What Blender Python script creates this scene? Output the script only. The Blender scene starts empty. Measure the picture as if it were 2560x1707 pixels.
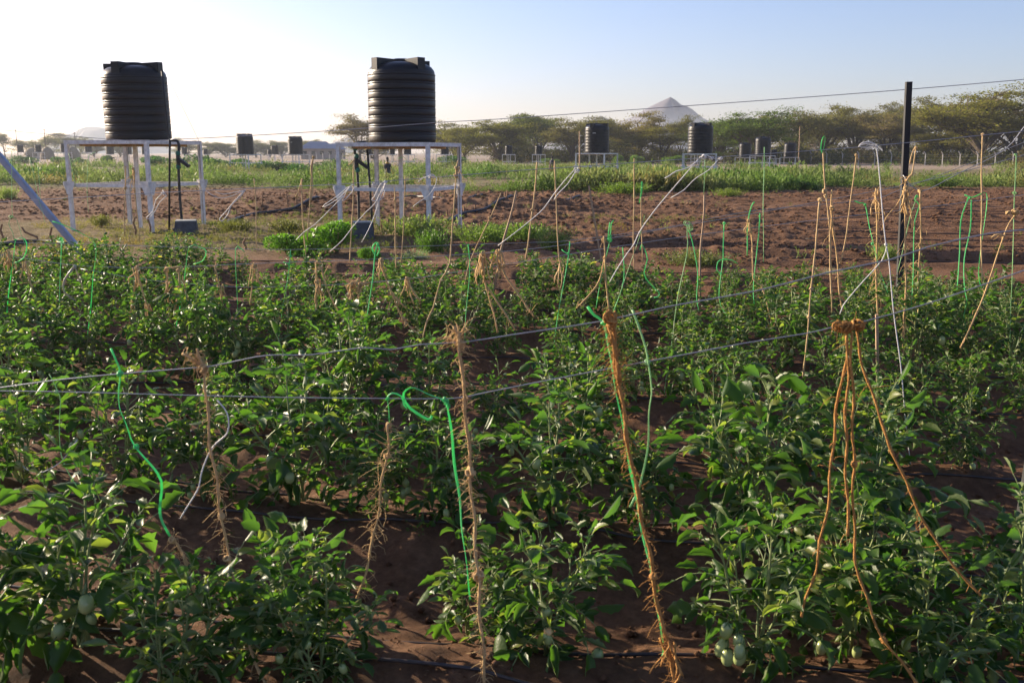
import bpy, math, random
import numpy as np
from mathutils import Matrix, Vector

# ------------------------------------------------------------------ camera, sky, sun, exposure
scene = bpy.context.scene
col = scene.collection
CAM_H = 2.1
FPX = 2489.0                      # focal length in photo pixels (35 mm on a 36 mm sensor, 2560 px wide)
PITCH = math.radians(10.75)
SUN_AZ = math.radians(58)         # degrees to the left of the view direction
SUN_EL = math.radians(17)

cam_data = bpy.data.cameras.new('camera')
cam_data.sensor_width = 36.0
cam_data.lens = 35.0
cam_data.clip_start = 0.1
cam_data.clip_end = 9000
cam_data.dof.use_dof = True
cam_data.dof.focus_distance = 9.0
cam_data.dof.aperture_fstop = 5.6
cam = bpy.data.objects.new('camera', cam_data)
cam.location = (0, 0, CAM_H)
cam.rotation_euler = (math.pi / 2 - PITCH, 0, 0)
col.objects.link(cam)
scene.camera = cam

world = bpy.data.worlds.new('World')
scene.world = world
world.use_nodes = True
wn = world.node_tree.nodes
bg = wn['Background']
sky = wn.new('ShaderNodeTexSky')
sky.sky_type = 'NISHITA'
sky.sun_disc = False
sky.sun_elevation = SUN_EL
sky.sun_rotation = -SUN_AZ
sky.altitude = 400
sky.air_density = 1.0
sky.dust_density = 1.6
sky.ozone_density = 4.0
wb = wn.new('ShaderNodeMix')      # even white balance of the whole sky
wb.data_type = 'RGBA'
wb.blend_type = 'MULTIPLY'
wb.inputs[0].default_value = 1.0
wb.inputs[7].default_value = (1.22, 1.0, 1.06, 1)
world.node_tree.links.new(sky.outputs[0], wb.inputs[6])
world.node_tree.links.new(wb.outputs[2], bg.inputs[0])
bg.inputs[1].default_value = 0.086

sun_data = bpy.data.lights.new('sun', 'SUN')
sun_data.energy = 5.0
sun_data.angle = math.radians(0.5)
sun_data.color = (1.0, 0.84, 0.62)
sun = bpy.data.objects.new('sun', sun_data)
sun_dir = Vector((-math.sin(SUN_AZ) * math.cos(SUN_EL), math.cos(SUN_AZ) * math.cos(SUN_EL), math.sin(SUN_EL)))
sun.rotation_euler = sun_dir.to_track_quat('Z', 'Y').to_euler()
sun.location = (-20, 20, 30)
col.objects.link(sun)

vs = scene.view_settings
vs.view_transform = 'Standard'
vs.look = 'None'
vs.gamma = 1.0
vs.use_curve_mapping = False
vs.exposure = 1.2
scene.render.engine = 'CYCLES'
cy = scene.cycles
cy.use_denoising = True
cy.max_bounces = 7
cy.diffuse_bounces = 3
cy.glossy_bounces = 2
cy.transmission_bounces = 4
cy.transparent_max_bounces = 6
cy.volume_bounces = 0
cy.sample_clamp_indirect = 6.0

# ------------------------------------------------------------------ picture point -> place
BETA = math.radians(12)           # the rows run left to right, the right end nearer
RN = (math.sin(BETA), math.cos(BETA))      # across the rows
RD = (math.cos(BETA), -math.sin(BETA))     # along the rows
ROW0, ROWS = 3.6, 1.5

def ray(px, py):
    dx = (px - 1280) / FPX
    dy = (853.5 - py) / FPX
    c, s = math.cos(PITCH), math.sin(PITCH)
    return Vector((dx, c + dy * s, -s + dy * c))

def at_row(px, py, v):            # where the sight line meets the upright plane of a row
    d = ray(px, py)
    t = v / (d.x * RN[0] + d.y * RN[1])
    return Vector((d.x * t, d.y * t, CAM_H + d.z * t))

def at_depth(px, py, y):
    d = ray(px, py)
    t = y / d.y
    return Vector((d.x * t, y, CAM_H + d.z * t))

def at_ground(px, py, z=0.0):
    d = ray(px, py)
    t = (z - CAM_H) / d.z
    return Vector((d.x * t, d.y * t, z))

def row_uv(u, v):
    return (RD[0] * u + RN[0] * v, RD[1] * u + RN[1] * v)

# ------------------------------------------------------------------ noise and mesh helpers
_tab = np.random.RandomState(5).rand(256, 256)

def vnoise(x, y, seed=0):
    x = np.asarray(x, float) + seed * 37.7
    y = np.asarray(y, float) + seed * 91.3
    xi = np.floor(x).astype(int); yi = np.floor(y).astype(int)
    fx = x - xi; fy = y - yi
    fx = fx * fx * (3 - 2 * fx); fy = fy * fy * (3 - 2 * fy)
    a = _tab[xi & 255, yi & 255]; b = _tab[(xi + 1) & 255, yi & 255]
    c = _tab[xi & 255, (yi + 1) & 255]; d = _tab[(xi + 1) & 255, (yi + 1) & 255]
    return (a * (1 - fx) + b * fx) * (1 - fy) + (c * (1 - fx) + d * fx) * fy - 0.5

def sstep(a, b, x):
    t = np.clip((np.asarray(x, float) - a) / (b - a), 0, 1)
    return t * t * (3 - 2 * t)

def height(x, y):
    x = np.asarray(x, float); y = np.asarray(y, float)
    v = x * RN[0] + y * RN[1]
    u = x * RD[0] + y * RD[1]
    near = 1 - sstep(17.6, 18.6, v)
    plough = sstep(18.2, 20.5, v) * (1 - sstep(58, 70, y))
    far = sstep(90, 140, y)
    wob = 0.25 * vnoise(u * 0.5, v * 0.2, 1)
    ph = (v - ROW0 + wob * near) * 2 * math.pi / ROWS
    bed = 0.10 * np.cos(ph) + 0.02 * np.cos(2 * ph)
    clod = 0.060 * vnoise(x * 2.1, y * 2.1, 2) + 0.050 * vnoise(x * 6.0, y * 6.0, 3) + 0.024 * vnoise(x * 15, y * 15, 4)
    fur = 0.055 * np.cos((v + 0.35 * vnoise(u * 0.3, v * 0.3, 6)) * 2 * math.pi / 0.85)
    big = 0.07 * vnoise(u * 0.45, v * 1.5, 7) + 0.08 * np.abs(vnoise(x * 2.3, y * 2.9, 8)) + 0.08 * np.abs(vnoise(x * 4.6, y * 5.2, 9))
    right = sstep(-6, 4, x)
    h = near * (bed + clod) + plough * ((fur * (0.5 + right)) + big * 1.5)
    # the low bank of soil between the water stands
    dc = (y - 36.0 - 0.06 * x)
    h = h + 0.42 * np.exp(-(dc / 2.2) ** 2) * sstep(-13, -8, x) * (1 - sstep(0.5, 4.5, x))
    h = h + 0.12 * np.exp(-((y - 20.2 + 0.12 * x) / 0.7) ** 2) * sstep(-2, 2, x)
    h = h + sstep(60, 72, y) * (1 - far) * 0.12 * vnoise(x * 0.5, y * 0.5, 10)
    h = h + sstep(200, 600, y) * 0.6 * vnoise(x * 0.01, y * 0.01, 11)
    return h

def hz(x, y):
    return float(height(x, y))

def mesh_np(name, V, F, mat=None, smooth=False):
    V = np.asarray(V, np.float32); F = np.asarray(F, np.int32)
    me = bpy.data.meshes.new(name)
    k = F.shape[1]
    me.vertices.add(len(V)); me.vertices.foreach_set('co', V.ravel())
    me.loops.add(F.size); me.loops.foreach_set('vertex_index', F.ravel())
    me.polygons.add(len(F))
    me.polygons.foreach_set('loop_start', np.arange(0, F.size, k, dtype=np.int32))
    me.polygons.foreach_set('loop_total', np.full(len(F), k, np.int32))
    if smooth:
        me.polygons.foreach_set('use_smooth', np.ones(len(F), bool))
    me.update(calc_edges=True)
    me.validate()
    if mat: me.materials.append(mat)
    return me

class G:                          # collects geometry for one mesh
    def __init__(self):
        self.v = []; self.f = []; self.m = []
    def add(self, V, F, mi=0):
        o = len(self.v)
        self.v.extend([tuple(p) for p in V])
        self.f.extend([tuple(i + o for i in f) for f in F])
        self.m.extend([mi] * len(F))
        return self
    def box(self, c, s, rz=0.0, taper=1.0, mi=0, mtx=None):
        x, y, z = s[0] / 2, s[1] / 2, s[2] / 2
        P = []
        for k, (sx, sy, sz) in enumerate([(-1, -1, -1), (1, -1, -1), (1, 1, -1), (-1, 1, -1), (-1, -1, 1), (1, -1, 1), (1, 1, 1), (-1, 1, 1)]):
            t = taper if sz > 0 else 1.0
            px, py, pz = sx * x * t, sy * y * t, sz * z
            if mtx is not None:
                q = mtx @ Vector((px, py, pz)); P.append((q.x, q.y, q.z)); continue
            P.append((c[0] + px * math.cos(rz) - py * math.sin(rz), c[1] + px * math.sin(rz) + py * math.cos(rz), c[2] + pz))
        return self.add(P, [(0, 3, 2, 1), (4, 5, 6, 7), (0, 1, 5, 4), (1, 2, 6, 5), (2, 3, 7, 6), (3, 0, 4, 7)], mi)
    def beam(self, a, b, w, h, mi=0, up=(0, 0, 1)):    # a straight bar between two points
        a = Vector(a); b = Vector(b); d = (b - a); L = d.length; d.normalize()
        s = d.cross(Vector(up))
        if s.length < 1e-4: s = d.cross(Vector((1, 0, 0)))
        s.normalize(); t = s.cross(d)
        P = []
        for q in (a, b):
            for (i, j) in ((-1, -1), (1, -1), (1, 1), (-1, 1)):
                P.append(q + s * (i * w / 2) + t * (j * h / 2))
        return self.add(P, [(0, 1, 2, 3), (7, 6, 5, 4), (0, 4, 5, 1), (1, 5, 6, 2), (2, 6, 7, 3), (3, 7, 4, 0)], mi)
    def tube(self, pts, rad, n=6, mi=0, cap=True, flat=1.0, twist=0.0, jit=0.0, rng=None):
        V, F = tube(pts, rad, n, cap, flat, twist, jit, rng)
        return self.add(V, F, mi)
    def lathe(self, prof, n=24, mi=0, c=(0, 0, 0)):
        V = []; F = []
        for (r, z) in prof:
            for k in range(n):
                a = 2 * math.pi * k / n
                V.append((c[0] + r * math.cos(a), c[1] + r * math.sin(a), c[2] + z))
        for i in range(len(prof) - 1):
            for k in range(n):
                k2 = (k + 1) % n
                F.append((i * n + k, i * n + k2, (i + 1) * n + k2, (i + 1) * n + k))
        F.append(tuple(range(n - 1, -1, -1)))
        F.append(tuple((len(prof) - 1) * n + k for k in range(n)))
        return self.add(V, F, mi)
    def mesh(self, name, mats, smooth=False):
        me = bpy.data.meshes.new(name)
        me.from_pydata(self.v, [], self.f)
        if not isinstance(mats, (list, tuple)): mats = [mats]
        for m in mats: me.materials.append(m)
        if len(mats) > 1: me.polygons.foreach_set('material_index', self.m)
        if smooth: me.polygons.foreach_set('use_smooth', [True] * len(self.f))
        me.update()
        return me
    def obj(self, name, mats, parent=None, smooth=False):
        return link(name, self.mesh(name, mats, smooth), parent)

def tube(pts, rad, n=6, cap=True, flat=1.0, twist=0.0, jit=0.0, rng=None):
    pts = [Vector(p) for p in pts]
    m = len(pts)
    if not hasattr(rad, '__len__'): rad = [rad] * m
    V = []; F = []
    side = None
    for i, p in enumerate(pts):
        d = pts[min(i + 1, m - 1)] - pts[max(i - 1, 0)]
        if d.length < 1e-9: d = Vector((0, 0, 1))
        d.normalize()
        if side is None:
            side = d.cross(Vector((0.13, 0.97, 0.2)))
            if side.length < 1e-3: side = d.cross(Vector((1, 0, 0)))
        side = side - d * side.dot(d)
        if side.length < 1e-6: side = d.orthogonal()
        side.normalize()
        up = d.cross(side)
        for k in range(n):
            a = 2 * math.pi * k / n + twist * i
            r = rad[i] * (1 + (rng.uniform(-jit, jit) if jit else 0))
            ca, sa = math.cos(2 * math.pi * k / n) * r, math.sin(2 * math.pi * k / n) * r * flat
            ct, st = math.cos(twist * i), math.sin(twist * i)
            x = ca * ct - sa * st; y = ca * st + sa * ct
            V.append(p + side * x + up * y)
    for i in range(m - 1):
        for k in range(n):
            k2 = (k + 1) % n
            F.append((i * n + k, i * n + k2, (i + 1) * n + k2, (i + 1) * n + k))
    if cap:
        F.append(tuple(range(n - 1, -1, -1)))
        F.append(tuple((m - 1) * n + k for k in range(n)))
    return V, F

def smooth_path(pts, step=0.03):
    pts = [Vector(p) for p in pts]
    P = [pts[0] * 2 - pts[1]] + pts + [pts[-1] * 2 - pts[-2]]
    out = []
    for i in range(1, len(P) - 2):
        a, b, c, d = P[i - 1], P[i], P[i + 1], P[i + 2]
        n = max(2, int((c - b).length / step))
        for k in range(n):
            t = k / n
            out.append(0.5 * ((2 * b) + (c - a) * t + (2 * a - 5 * b + 4 * c - d) * t * t + (3 * b - a - 3 * c + d) * t ** 3))
    out.append(P[-2])
    return out

def link(name, data, parent=None):
    o = bpy.data.objects.new(name, data)
    col.objects.link(o)
    if parent is not None: o.parent = parent
    return o

def tag(o, label=None, cat=None, group=None, kind=None):
    if label: o['label'] = label
    if cat: o['category'] = cat
    if group: o['group'] = group
    if kind: o['kind'] = kind
    return o

def empty(name, loc, label, cat, group=None, rz=0.0, scale=None):
    o = bpy.data.objects.new(name, None)
    o.empty_display_size = 0.2
    o.location = loc
    o.rotation_euler = (0, 0, rz)
    if scale is not None: o.scale = scale
    col.objects.link(o)
    return tag(o, label, cat, group)

ORD = ['first', 'second', 'third', 'fourth', 'fifth', 'sixth', 'seventh', 'eighth', 'ninth', 'tenth', 'eleventh', 'twelfth',
       'thirteenth', 'fourteenth', 'fifteenth', 'sixteenth', 'seventeenth', 'eighteenth', 'nineteenth', 'twentieth']

# ------------------------------------------------------------------ materials (all procedural)
def new_mat(name):
    m = bpy.data.materials.new(name)
    m.use_nodes = True
    nt = m.node_tree
    for n in list(nt.nodes): nt.nodes.remove(n)
    out = nt.nodes.new('ShaderNodeOutputMaterial')
    return m, nt, out

def nd(nt, typ, **kw):
    n = nt.nodes.new(typ)
    for k, v in kw.items():
        if k in n.inputs: n.inputs[k].default_value = v
        else: setattr(n, k, v)
    return n

def ramp(nt, stops, fac=None, interp='LINEAR'):
    r = nt.nodes.new('ShaderNodeValToRGB')
    r.color_ramp.interpolation = interp
    e = r.color_ramp.elements
    while len(e) > 1: e.remove(e[-1])
    e[0].position = stops[0][0]; e[0].color = (*stops[0][1], 1)
    for p, c in stops[1:]:
        x = e.new(p); x.color = (*c, 1)
    if fac is not None: nt.links.new(fac, r.inputs[0])
    return r

def plain(name, c1, c2=None, rough=0.6, scale=8.0, bump=0.0, bscale=40.0, metal=0.0, spec=0.5, coord='Object', stretch=None):
    m, nt, out = new_mat(name)
    L = nt.links.new
    b = nd(nt, 'ShaderNodeBsdfPrincipled', Roughness=rough, Metallic=metal)
    b.inputs['Specular IOR Level'].default_value = spec
    tc = nd(nt, 'ShaderNodeTexCoord')
    src = tc.outputs[coord]
    if stretch:
        mp = nd(nt, 'ShaderNodeMapping'); mp.inputs['Scale'].default_value = stretch
        L(src, mp.inputs[0]); src = mp.outputs[0]
    n = nd(nt, 'ShaderNodeTexNoise', Scale=scale, Detail=5.0, Roughness=0.65)
    L(src, n.inputs['Vector'])
    c2 = c2 or tuple(x * 0.7 for x in c1)
    r = ramp(nt, [(0.33, c2), (0.66, c1)], n.outputs[0])
    L(r.outputs[0], b.inputs['Base Color'])
    if bump:
        n2 = nd(nt, 'ShaderNodeTexNoise', Scale=bscale, Detail=4.0)
        L(src, n2.inputs['Vector'])
        bp = nd(nt, 'ShaderNodeBump', Strength=bump, Distance=0.01)
        L(n2.outputs[0], bp.inputs['Height']); L(bp.outputs[0], b.inputs['Normal'])
    L(b.outputs[0], out.inputs[0])
    return m

def leafy(name, stops, trans=0.4, rough=0.45, spec=0.5, tint=False, under=None, glow=1.5, bump=0.0):
    """thin leaf: reflects, and lets some light through"""
    m, nt, out = new_mat(name)
    L = nt.links.new
    geo = nd(nt, 'ShaderNodeNewGeometry')
    r = ramp(nt, stops, geo.outputs['Random Per Island'])
    base = r.outputs[0]
    if tint:
        oi = nd(nt, 'ShaderNodeObjectInfo')
        mx = nd(nt, 'ShaderNodeMix', data_type='RGBA', blend_type='MULTIPLY')
        mx.inputs[0].default_value = 1.0
        L(base, mx.inputs[6]); L(oi.outputs['Color'], mx.inputs[7]); base = mx.outputs[2]
    front = base
    if under:
        mu = nd(nt, 'ShaderNodeMix', data_type='RGBA')
        L(geo.outputs['Backfacing'], mu.inputs[0]); L(base, mu.inputs[6]); mu.inputs[7].default_value = (*under, 1)
        front = mu.outputs[2]
    b = nd(nt, 'ShaderNodeBsdfPrincipled', Roughness=rough)
    b.inputs['Specular IOR Level'].default_value = spec
    L(front, b.inputs['Base Color'])
    if bump:
        tc = nd(nt, 'ShaderNodeTexCoord')
        nz = nd(nt, 'ShaderNodeTexNoise', Scale=70.0, Detail=3.0); L(tc.outputs['Object'], nz.inputs['Vector'])
        bp = nd(nt, 'ShaderNodeBump', Strength=bump, Distance=0.004)
        L(nz.outputs[0], bp.inputs['Height']); L(bp.outputs[0], b.inputs['Normal'])
    t = nd(nt, 'ShaderNodeBsdfTranslucent')
    g = nd(nt, 'ShaderNodeMix', data_type='RGBA', blend_type='MULTIPLY')
    g.inputs[0].default_value = 1.0
    L(base, g.inputs[6]); g.inputs[7].default_value = (glow * 1.05, glow * 1.3, glow * 0.5, 1)
    L(g.outputs[2], t.inputs['Color'])
    mix = nd(nt, 'ShaderNodeMixShader'); mix.inputs[0].default_value = trans
    L(b.outputs[0], mix.inputs[1]); L(t.outputs[0], mix.inputs[2]); L(mix.outputs[0], out.inputs[0])
    return m

def soil_material():
    m, nt, out = new_mat('soil')
    L = nt.links.new
    b = nd(nt, 'ShaderNodeBsdfPrincipled', Roughness=0.93)
    b.inputs['Specular IOR Level'].default_value = 0.2
    geo = nd(nt, 'ShaderNodeNewGeometry')
    sep = nd(nt, 'ShaderNodeSeparateXYZ'); L(geo.outputs['Position'], sep.inputs[0])
    def noise(scale, det=6.0, rgh=0.62):
        n = nd(nt, 'ShaderNodeTexNoise', Scale=scale, Detail=det, Roughness=rgh)
        L(geo.outputs['Position'], n.inputs['Vector']); return n.outputs[0]
    nA = noise(0.35); nB = noise(5.0); nC = noise(26.0); nD = noise(0.06)
    field = ramp(nt, [(0.28, (0.125, 0.060, 0.030)), (0.5, (0.195, 0.098, 0.050)), (0.72, (0.270, 0.145, 0.080))], nB)
    plough = ramp(nt, [(0.25, (0.140, 0.070, 0.036)), (0.5, (0.230, 0.120, 0.064)), (0.75, (0.340, 0.195, 0.112))], nA)
    olive = ramp(nt, [(0.3, (0.190, 0.150, 0.060)), (0.7, (0.30, 0.215, 0.115))], nB)
    weed = ramp(nt, [(0.3, (0.120, 0.110, 0.045)), (0.52, (0.200, 0.170, 0.075)), (0.66, (0.260, 0.165, 0.100))], nA)
    sand = ramp(nt, [(0.3, (0.300, 0.220, 0.150)), (0.7, (0.400, 0.310, 0.225))], nD)
    def mapr(src, a, c):
        q = nd(nt, 'ShaderNodeMapRange'); q.inputs[1].default_value = a; q.inputs[2].default_value = c
        L(src, q.inputs[0]); return q.outputs[0]
    # jagged bounds between the plots
    def wobble(amount, nn):
        a = nd(nt, 'ShaderNodeMath', operation='MULTIPLY_ADD'); L(nn, a.inputs[0]); a.inputs[1].default_value = amount
        L(sep.outputs['Y'], a.inputs[2]); return a.outputs[0]
    def mix(f, c1, c2):
        x = nd(nt, 'ShaderNodeMix', data_type='RGBA'); L(f, x.inputs[0]); L(c1, x.inputs[6]); L(c2, x.inputs[7]); return x.outputs[2]
    c = mix(mapr(wobble(2.0, nA), 18.5, 21.0), field.outputs[0], plough.outputs[0])
    # dry olive turf round the stands on the left
    left = mapr(sep.outputs['X'], -1.0, -5.0)
    zone = nd(nt, 'ShaderNodeMath', operation='MULTIPLY')
    L(mapr(wobble(3.0, nA), 21.0, 24.0), zone.inputs[0]); L(mapr(wobble(4.0, nA), 33.5, 31.5), zone.inputs[1])
    z2 = nd(nt, 'ShaderNodeMath', operation='MULTIPLY'); L(zone.outputs[0], z2.inputs[0]); L(left, z2.inputs[1])
    c = mix(z2.outputs[0], c, olive.outputs[0])
    c = mix(mapr(wobble(14.0, nA), 61.0, 68.0), c, weed.outputs[0])
    c = mix(mapr(wobble(30.0, nD), 134.0, 152.0), c, sand.outputs[0])
    # grit
    gr = ramp(nt, [(0.3, (0.72, 0.72, 0.72)), (0.7, (1.2, 1.2, 1.2))], nC)
    mg = nd(nt, 'ShaderNodeMix', data_type='RGBA', blend_type='MULTIPLY'); mg.inputs[0].default_value = 1.0
    L(c, mg.inputs[6]); L(gr.outputs[0], mg.inputs[7]); L(mg.outputs[2], b.inputs['Base Color'])
    bn = nd(nt, 'ShaderNodeTexNoise', Scale=14.0, Detail=9.0, Roughness=0.78); L(geo.outputs['Position'], bn.inputs['Vector'])
    bp = nd(nt, 'ShaderNodeBump', Strength=1.0, Distance=0.06)
    mp = nd(nt, 'ShaderNodeMapping'); mp.inputs['Scale'].default_value = (0.8, 4.2, 1.0); mp.inputs['Rotation'].default_value = (0, 0, BETA)
    L(geo.outputs['Position'], mp.inputs[0])
    sn = nd(nt, 'ShaderNodeTexNoise', Scale=1.3, Detail=6.0, Roughness=0.7); L(mp.outputs[0], sn.inputs['Vector'])
    bs = nd(nt, 'ShaderNodeBump', Strength=0.9, Distance=0.16)
    am = nd(nt, 'ShaderNodeMath', operation='MULTIPLY'); L(sn.outputs[0], am.inputs[0]); L(mapr(sep.outputs['Y'], 17.0, 22.0), am.inputs[1])
    L(am.outputs[0], bs.inputs['Height']); L(bs.outputs[0], bp.inputs['Normal'])
    L(bn.outputs[0], bp.inputs['Height']); L(bp.outputs[0], b.inputs['Normal'])
    L(b.outputs[0], out.inputs[0])
    return m

M = {}
M['soil'] = soil_material()
M['leaf'] = leafy('tomato_leaf', [(0.0, (0.012, 0.035, 0.007)), (0.4, (0.025, 0.062, 0.010)), (0.75, (0.053, 0.100, 0.017)), (0.92, (0.105, 0.138, 0.032)), (0.96, (0.190, 0.180, 0.045)), (0.985, (0.340, 0.240, 0.060))],
                  trans=0.38, rough=0.42, spec=0.32, under=(0.165, 0.205, 0.095), glow=2.5, bump=0.5)
M['stem'] = plain('tomato_stem', (0.27, 0.32, 0.12), (0.18, 0.22, 0.075), rough=0.6, scale=30)
M['tomato'] = plain('unripe_tomato', (0.38, 0.43, 0.17), (0.30, 0.37, 0.13), rough=0.25, scale=20, spec=0.5)
M['tomato_blush'] = plain('turning_tomato', (0.75, 0.42, 0.16), (0.66, 0.46, 0.20), rough=0.28, scale=20)
M['calyx'] = plain('calyx', (0.06, 0.13, 0.03), rough=0.6)
M['jute'] = plain('jute_twine', (0.70, 0.48, 0.24), (0.52, 0.34, 0.15), rough=0.9, scale=60, bump=0.6, bscale=220, spec=0.2)
M['rust_jute'] = plain('dark_jute_twine', (0.54, 0.28, 0.09), (0.38, 0.18, 0.05), rough=0.9, scale=60, bump=0.6, bscale=220, spec=0.2)
M['straw'] = plain('pale_twine', (0.62, 0.45, 0.24), (0.48, 0.32, 0.16), rough=0.85, scale=40, spec=0.2)
def tape(name, c, tr):
    m, nt, out = new_mat(name)
    L = nt.links.new
    b = nd(nt, 'ShaderNodeBsdfPrincipled', Roughness=0.38); b.inputs['Base Color'].default_value = (*c, 1)
    t = nd(nt, 'ShaderNodeBsdfTranslucent'); t.inputs['Color'].default_value = (*c, 1)
    n = nd(nt, 'ShaderNodeTexNoise', Scale=25.0); bp = nd(nt, 'ShaderNodeBump', Strength=0.4, Distance=0.003)
    L(n.outputs[0], bp.inputs['Height']); L(bp.outputs[0], b.inputs['Normal'])
    mx = nd(nt, 'ShaderNodeMixShader'); mx.inputs[0].default_value = tr
    L(b.outputs[0], mx.inputs[1]); L(t.outputs[0], mx.inputs[2]); L(mx.outputs[0], out.inputs[0])
    return m
M['tape'] = tape('green_tape', (0.20, 0.78, 0.32), 0.5)
M['pale_tape'] = tape('faded_green_tape', (0.38, 0.66, 0.30), 0.3)
M['cord'] = plain('white_cord', (0.78, 0.76, 0.74), (0.66, 0.64, 0.62), rough=0.6, scale=20)
M['grey_tape'] = tape('grey_tape', (0.45, 0.42, 0.34), 0.3)
M['wire'] = plain('galvanised_wire', (0.46, 0.47, 0.50), (0.34, 0.35, 0.37), rough=0.45, scale=30, metal=0.75)
M['tank'] = plain('black_tank_plastic', (0.0085, 0.010, 0.017), (0.006, 0.007, 0.011), rough=0.38, scale=3, bump=0.10, bscale=9, spec=0.30)
M['lettering'] = plain('white_print', (0.7, 0.7, 0.7), (0.6, 0.6, 0.6), rough=0.6)
M['white_paint'] = plain('white_painted_steel', (0.82, 0.81, 0.80), (0.54, 0.51, 0.48), rough=0.55, scale=9, bump=0.2)
M['plank'] = plain('plank', (0.42, 0.28, 0.12), (0.26, 0.16, 0.07), rough=0.8, scale=5, stretch=(1, 8, 8))
M['black_pipe'] = plain('black_pipe', (0.018, 0.018, 0.020), rough=0.5, scale=10)
M['drip'] = plain('drip_hose', (0.060, 0.040, 0.034), (0.030, 0.022, 0.020), rough=0.45, scale=10)
M['fitting'] = plain('green_fitting', (0.010, 0.16, 0.11), rough=0.4)
M['concrete'] = plain('dark_concrete', (0.10, 0.10, 0.11), (0.06, 0.06, 0.065), rough=0.9, scale=8, bump=0.5)
M['block_top'] = plain('sunlit_block_top', (0.42, 0.44, 0.42), (0.30, 0.32, 0.30), rough=0.9, scale=8)  # paler concrete: sunlight on the block's top, put into the colour
M['black_post'] = plain('black_post', (0.014, 0.014, 0.015), (0.008, 0.008, 0.009), rough=0.7, scale=5, bump=0.3, stretch=(8, 8, 1))
M['galv'] = plain('blue_grey_steel', (0.40, 0.45, 0.55), (0.28, 0.32, 0.42), rough=0.5, scale=7, metal=0.4)
M['peg'] = plain('wood_peg', (0.30, 0.17, 0.09), (0.20, 0.11, 0.06), rough=0.9, scale=12)
M['pole'] = plain('bamboo_pole', (0.44, 0.30, 0.19), (0.34, 0.22, 0.13), rough=0.8, scale=12)
M['bark'] = plain('bark', (0.10, 0.075, 0.055), (0.055, 0.040, 0.030), rough=0.95, scale=3)
M['acacia'] = leafy('acacia_leaf', [(0.0, (0.75, 0.75, 0.75)), (1.0, (1.15, 1.15, 1.15))], trans=0.40, rough=0.8, spec=0.1, tint=True, glow=1.35)
M['shrub'] = leafy('shrub_leaf', [(0.0, (0.7, 0.7, 0.7)), (1.0, (1.25, 1.25, 1.25))], trans=0.35, rough=0.5, spec=0.35, tint=True, glow=1.6)
M['concrete_post'] = plain('pale_concrete_post', (0.46, 0.44, 0.42), (0.38, 0.36, 0.34), rough=0.9)
M['skin'] = plain('dark_skin', (0.045, 0.024, 0.016), (0.035, 0.018, 0.012), rough=0.5)
M['dark_cloth'] = plain('dark_blue_cloth', (0.030, 0.032, 0.055), rough=0.9, scale=18)
M['skirt'] = plain('patterned_skirt', (0.14, 0.15, 0.05), (0.03, 0.05, 0.11), rough=0.9, scale=7)
M['blue_cloth'] = plain('blue_cloth', (0.03, 0.07, 0.28), rough=0.9)
M['mustard'] = plain('mustard_cloth', (0.30, 0.20, 0.03), (0.17, 0.10, 0.02), rough=0.9)
M['brown_cloth'] = plain('brown_cloth', (0.075, 0.040, 0.022), rough=0.9)
M['beads'] = plain('yellow_beads', (0.55, 0.32, 0.03), (0.35, 0.16, 0.02), rough=0.5, scale=60)
M['sack'] = plain('white_sack', (0.62, 0.60, 0.58), (0.44, 0.46, 0.50), rough=0.8, scale=7, bump=0.5, bscale=15)
M['grey_cloth'] = plain('grey_cloth', (0.20, 0.20, 0.21), (0.13, 0.13, 0.14), rough=0.9, scale=9, bump=0.5, bscale=12)
M['goat_white'] = plain('pale_goat_hair', (0.46, 0.43, 0.42), (0.36, 0.33, 0.32), rough=0.9, scale=15)
M['goat_brown'] = plain('brown_goat_hair', (0.12, 0.050, 0.022), rough=0.9, scale=15)
M['hill'] = plain('hazed_hill_rock', (0.15, 0.135, 0.165), (0.11, 0.10, 0.125), rough=1.0, scale=0.05)  # bluish grey of the distance haze painted into the rock colour
M['house_wall'] = plain('house_wall', (0.34, 0.27, 0.23), (0.28, 0.22, 0.19), rough=0.9, scale=0.5)
M['house_roof'] = plain('iron_roof', (0.25, 0.28, 0.36), (0.20, 0.23, 0.30), rough=0.6, scale=0.5)
M['thatch'] = plain('thatch', (0.24, 0.19, 0.13), (0.16, 0.12, 0.08), rough=1.0, scale=3)
M['dark'] = plain('dark_opening', (0.02, 0.02, 0.02), rough=0.8)

# ------------------------------------------------------------------ the setting: ground, hills
def geo_lines(a, b, k):
    return list(np.geomspace(a, b, k))
ys = list(np.arange(2.2, 8, 0.042)) + list(np.arange(8, 18.6, 0.075)) + list(np.arange(18.6, 62, 0.15)) + list(np.arange(62, 140, 0.9)) + geo_lines(140, 2500, 40)
ys = [-2500, -900, -300, -100, -40, -15, -6, -2, 0, 0.8, 1.5] + ys
xh = list(np.arange(0, 4.4, 0.048)) + list(np.arange(4.4, 10, 0.11)) + list(np.arange(10, 36, 0.30)) + geo_lines(36, 2500, 32)
xs = [-q for q in xh[:0:-1]] + xh
X, Y = np.meshgrid(np.array(xs), np.array(ys))
Z = height(X, Y)
nx, ny = len(xs), len(ys)
idx = np.arange(nx * ny).reshape(ny, nx)
Q = np.stack([idx[:-1, :-1], idx[:-1, 1:], idx[1:, 1:], idx[1:, :-1]], -1).reshape(-1, 4)
tag(link('ground', mesh_np('ground', np.stack([X, Y, Z], -1).reshape(-1, 3), Q, M['soil'], smooth=True)), kind='structure')

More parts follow.
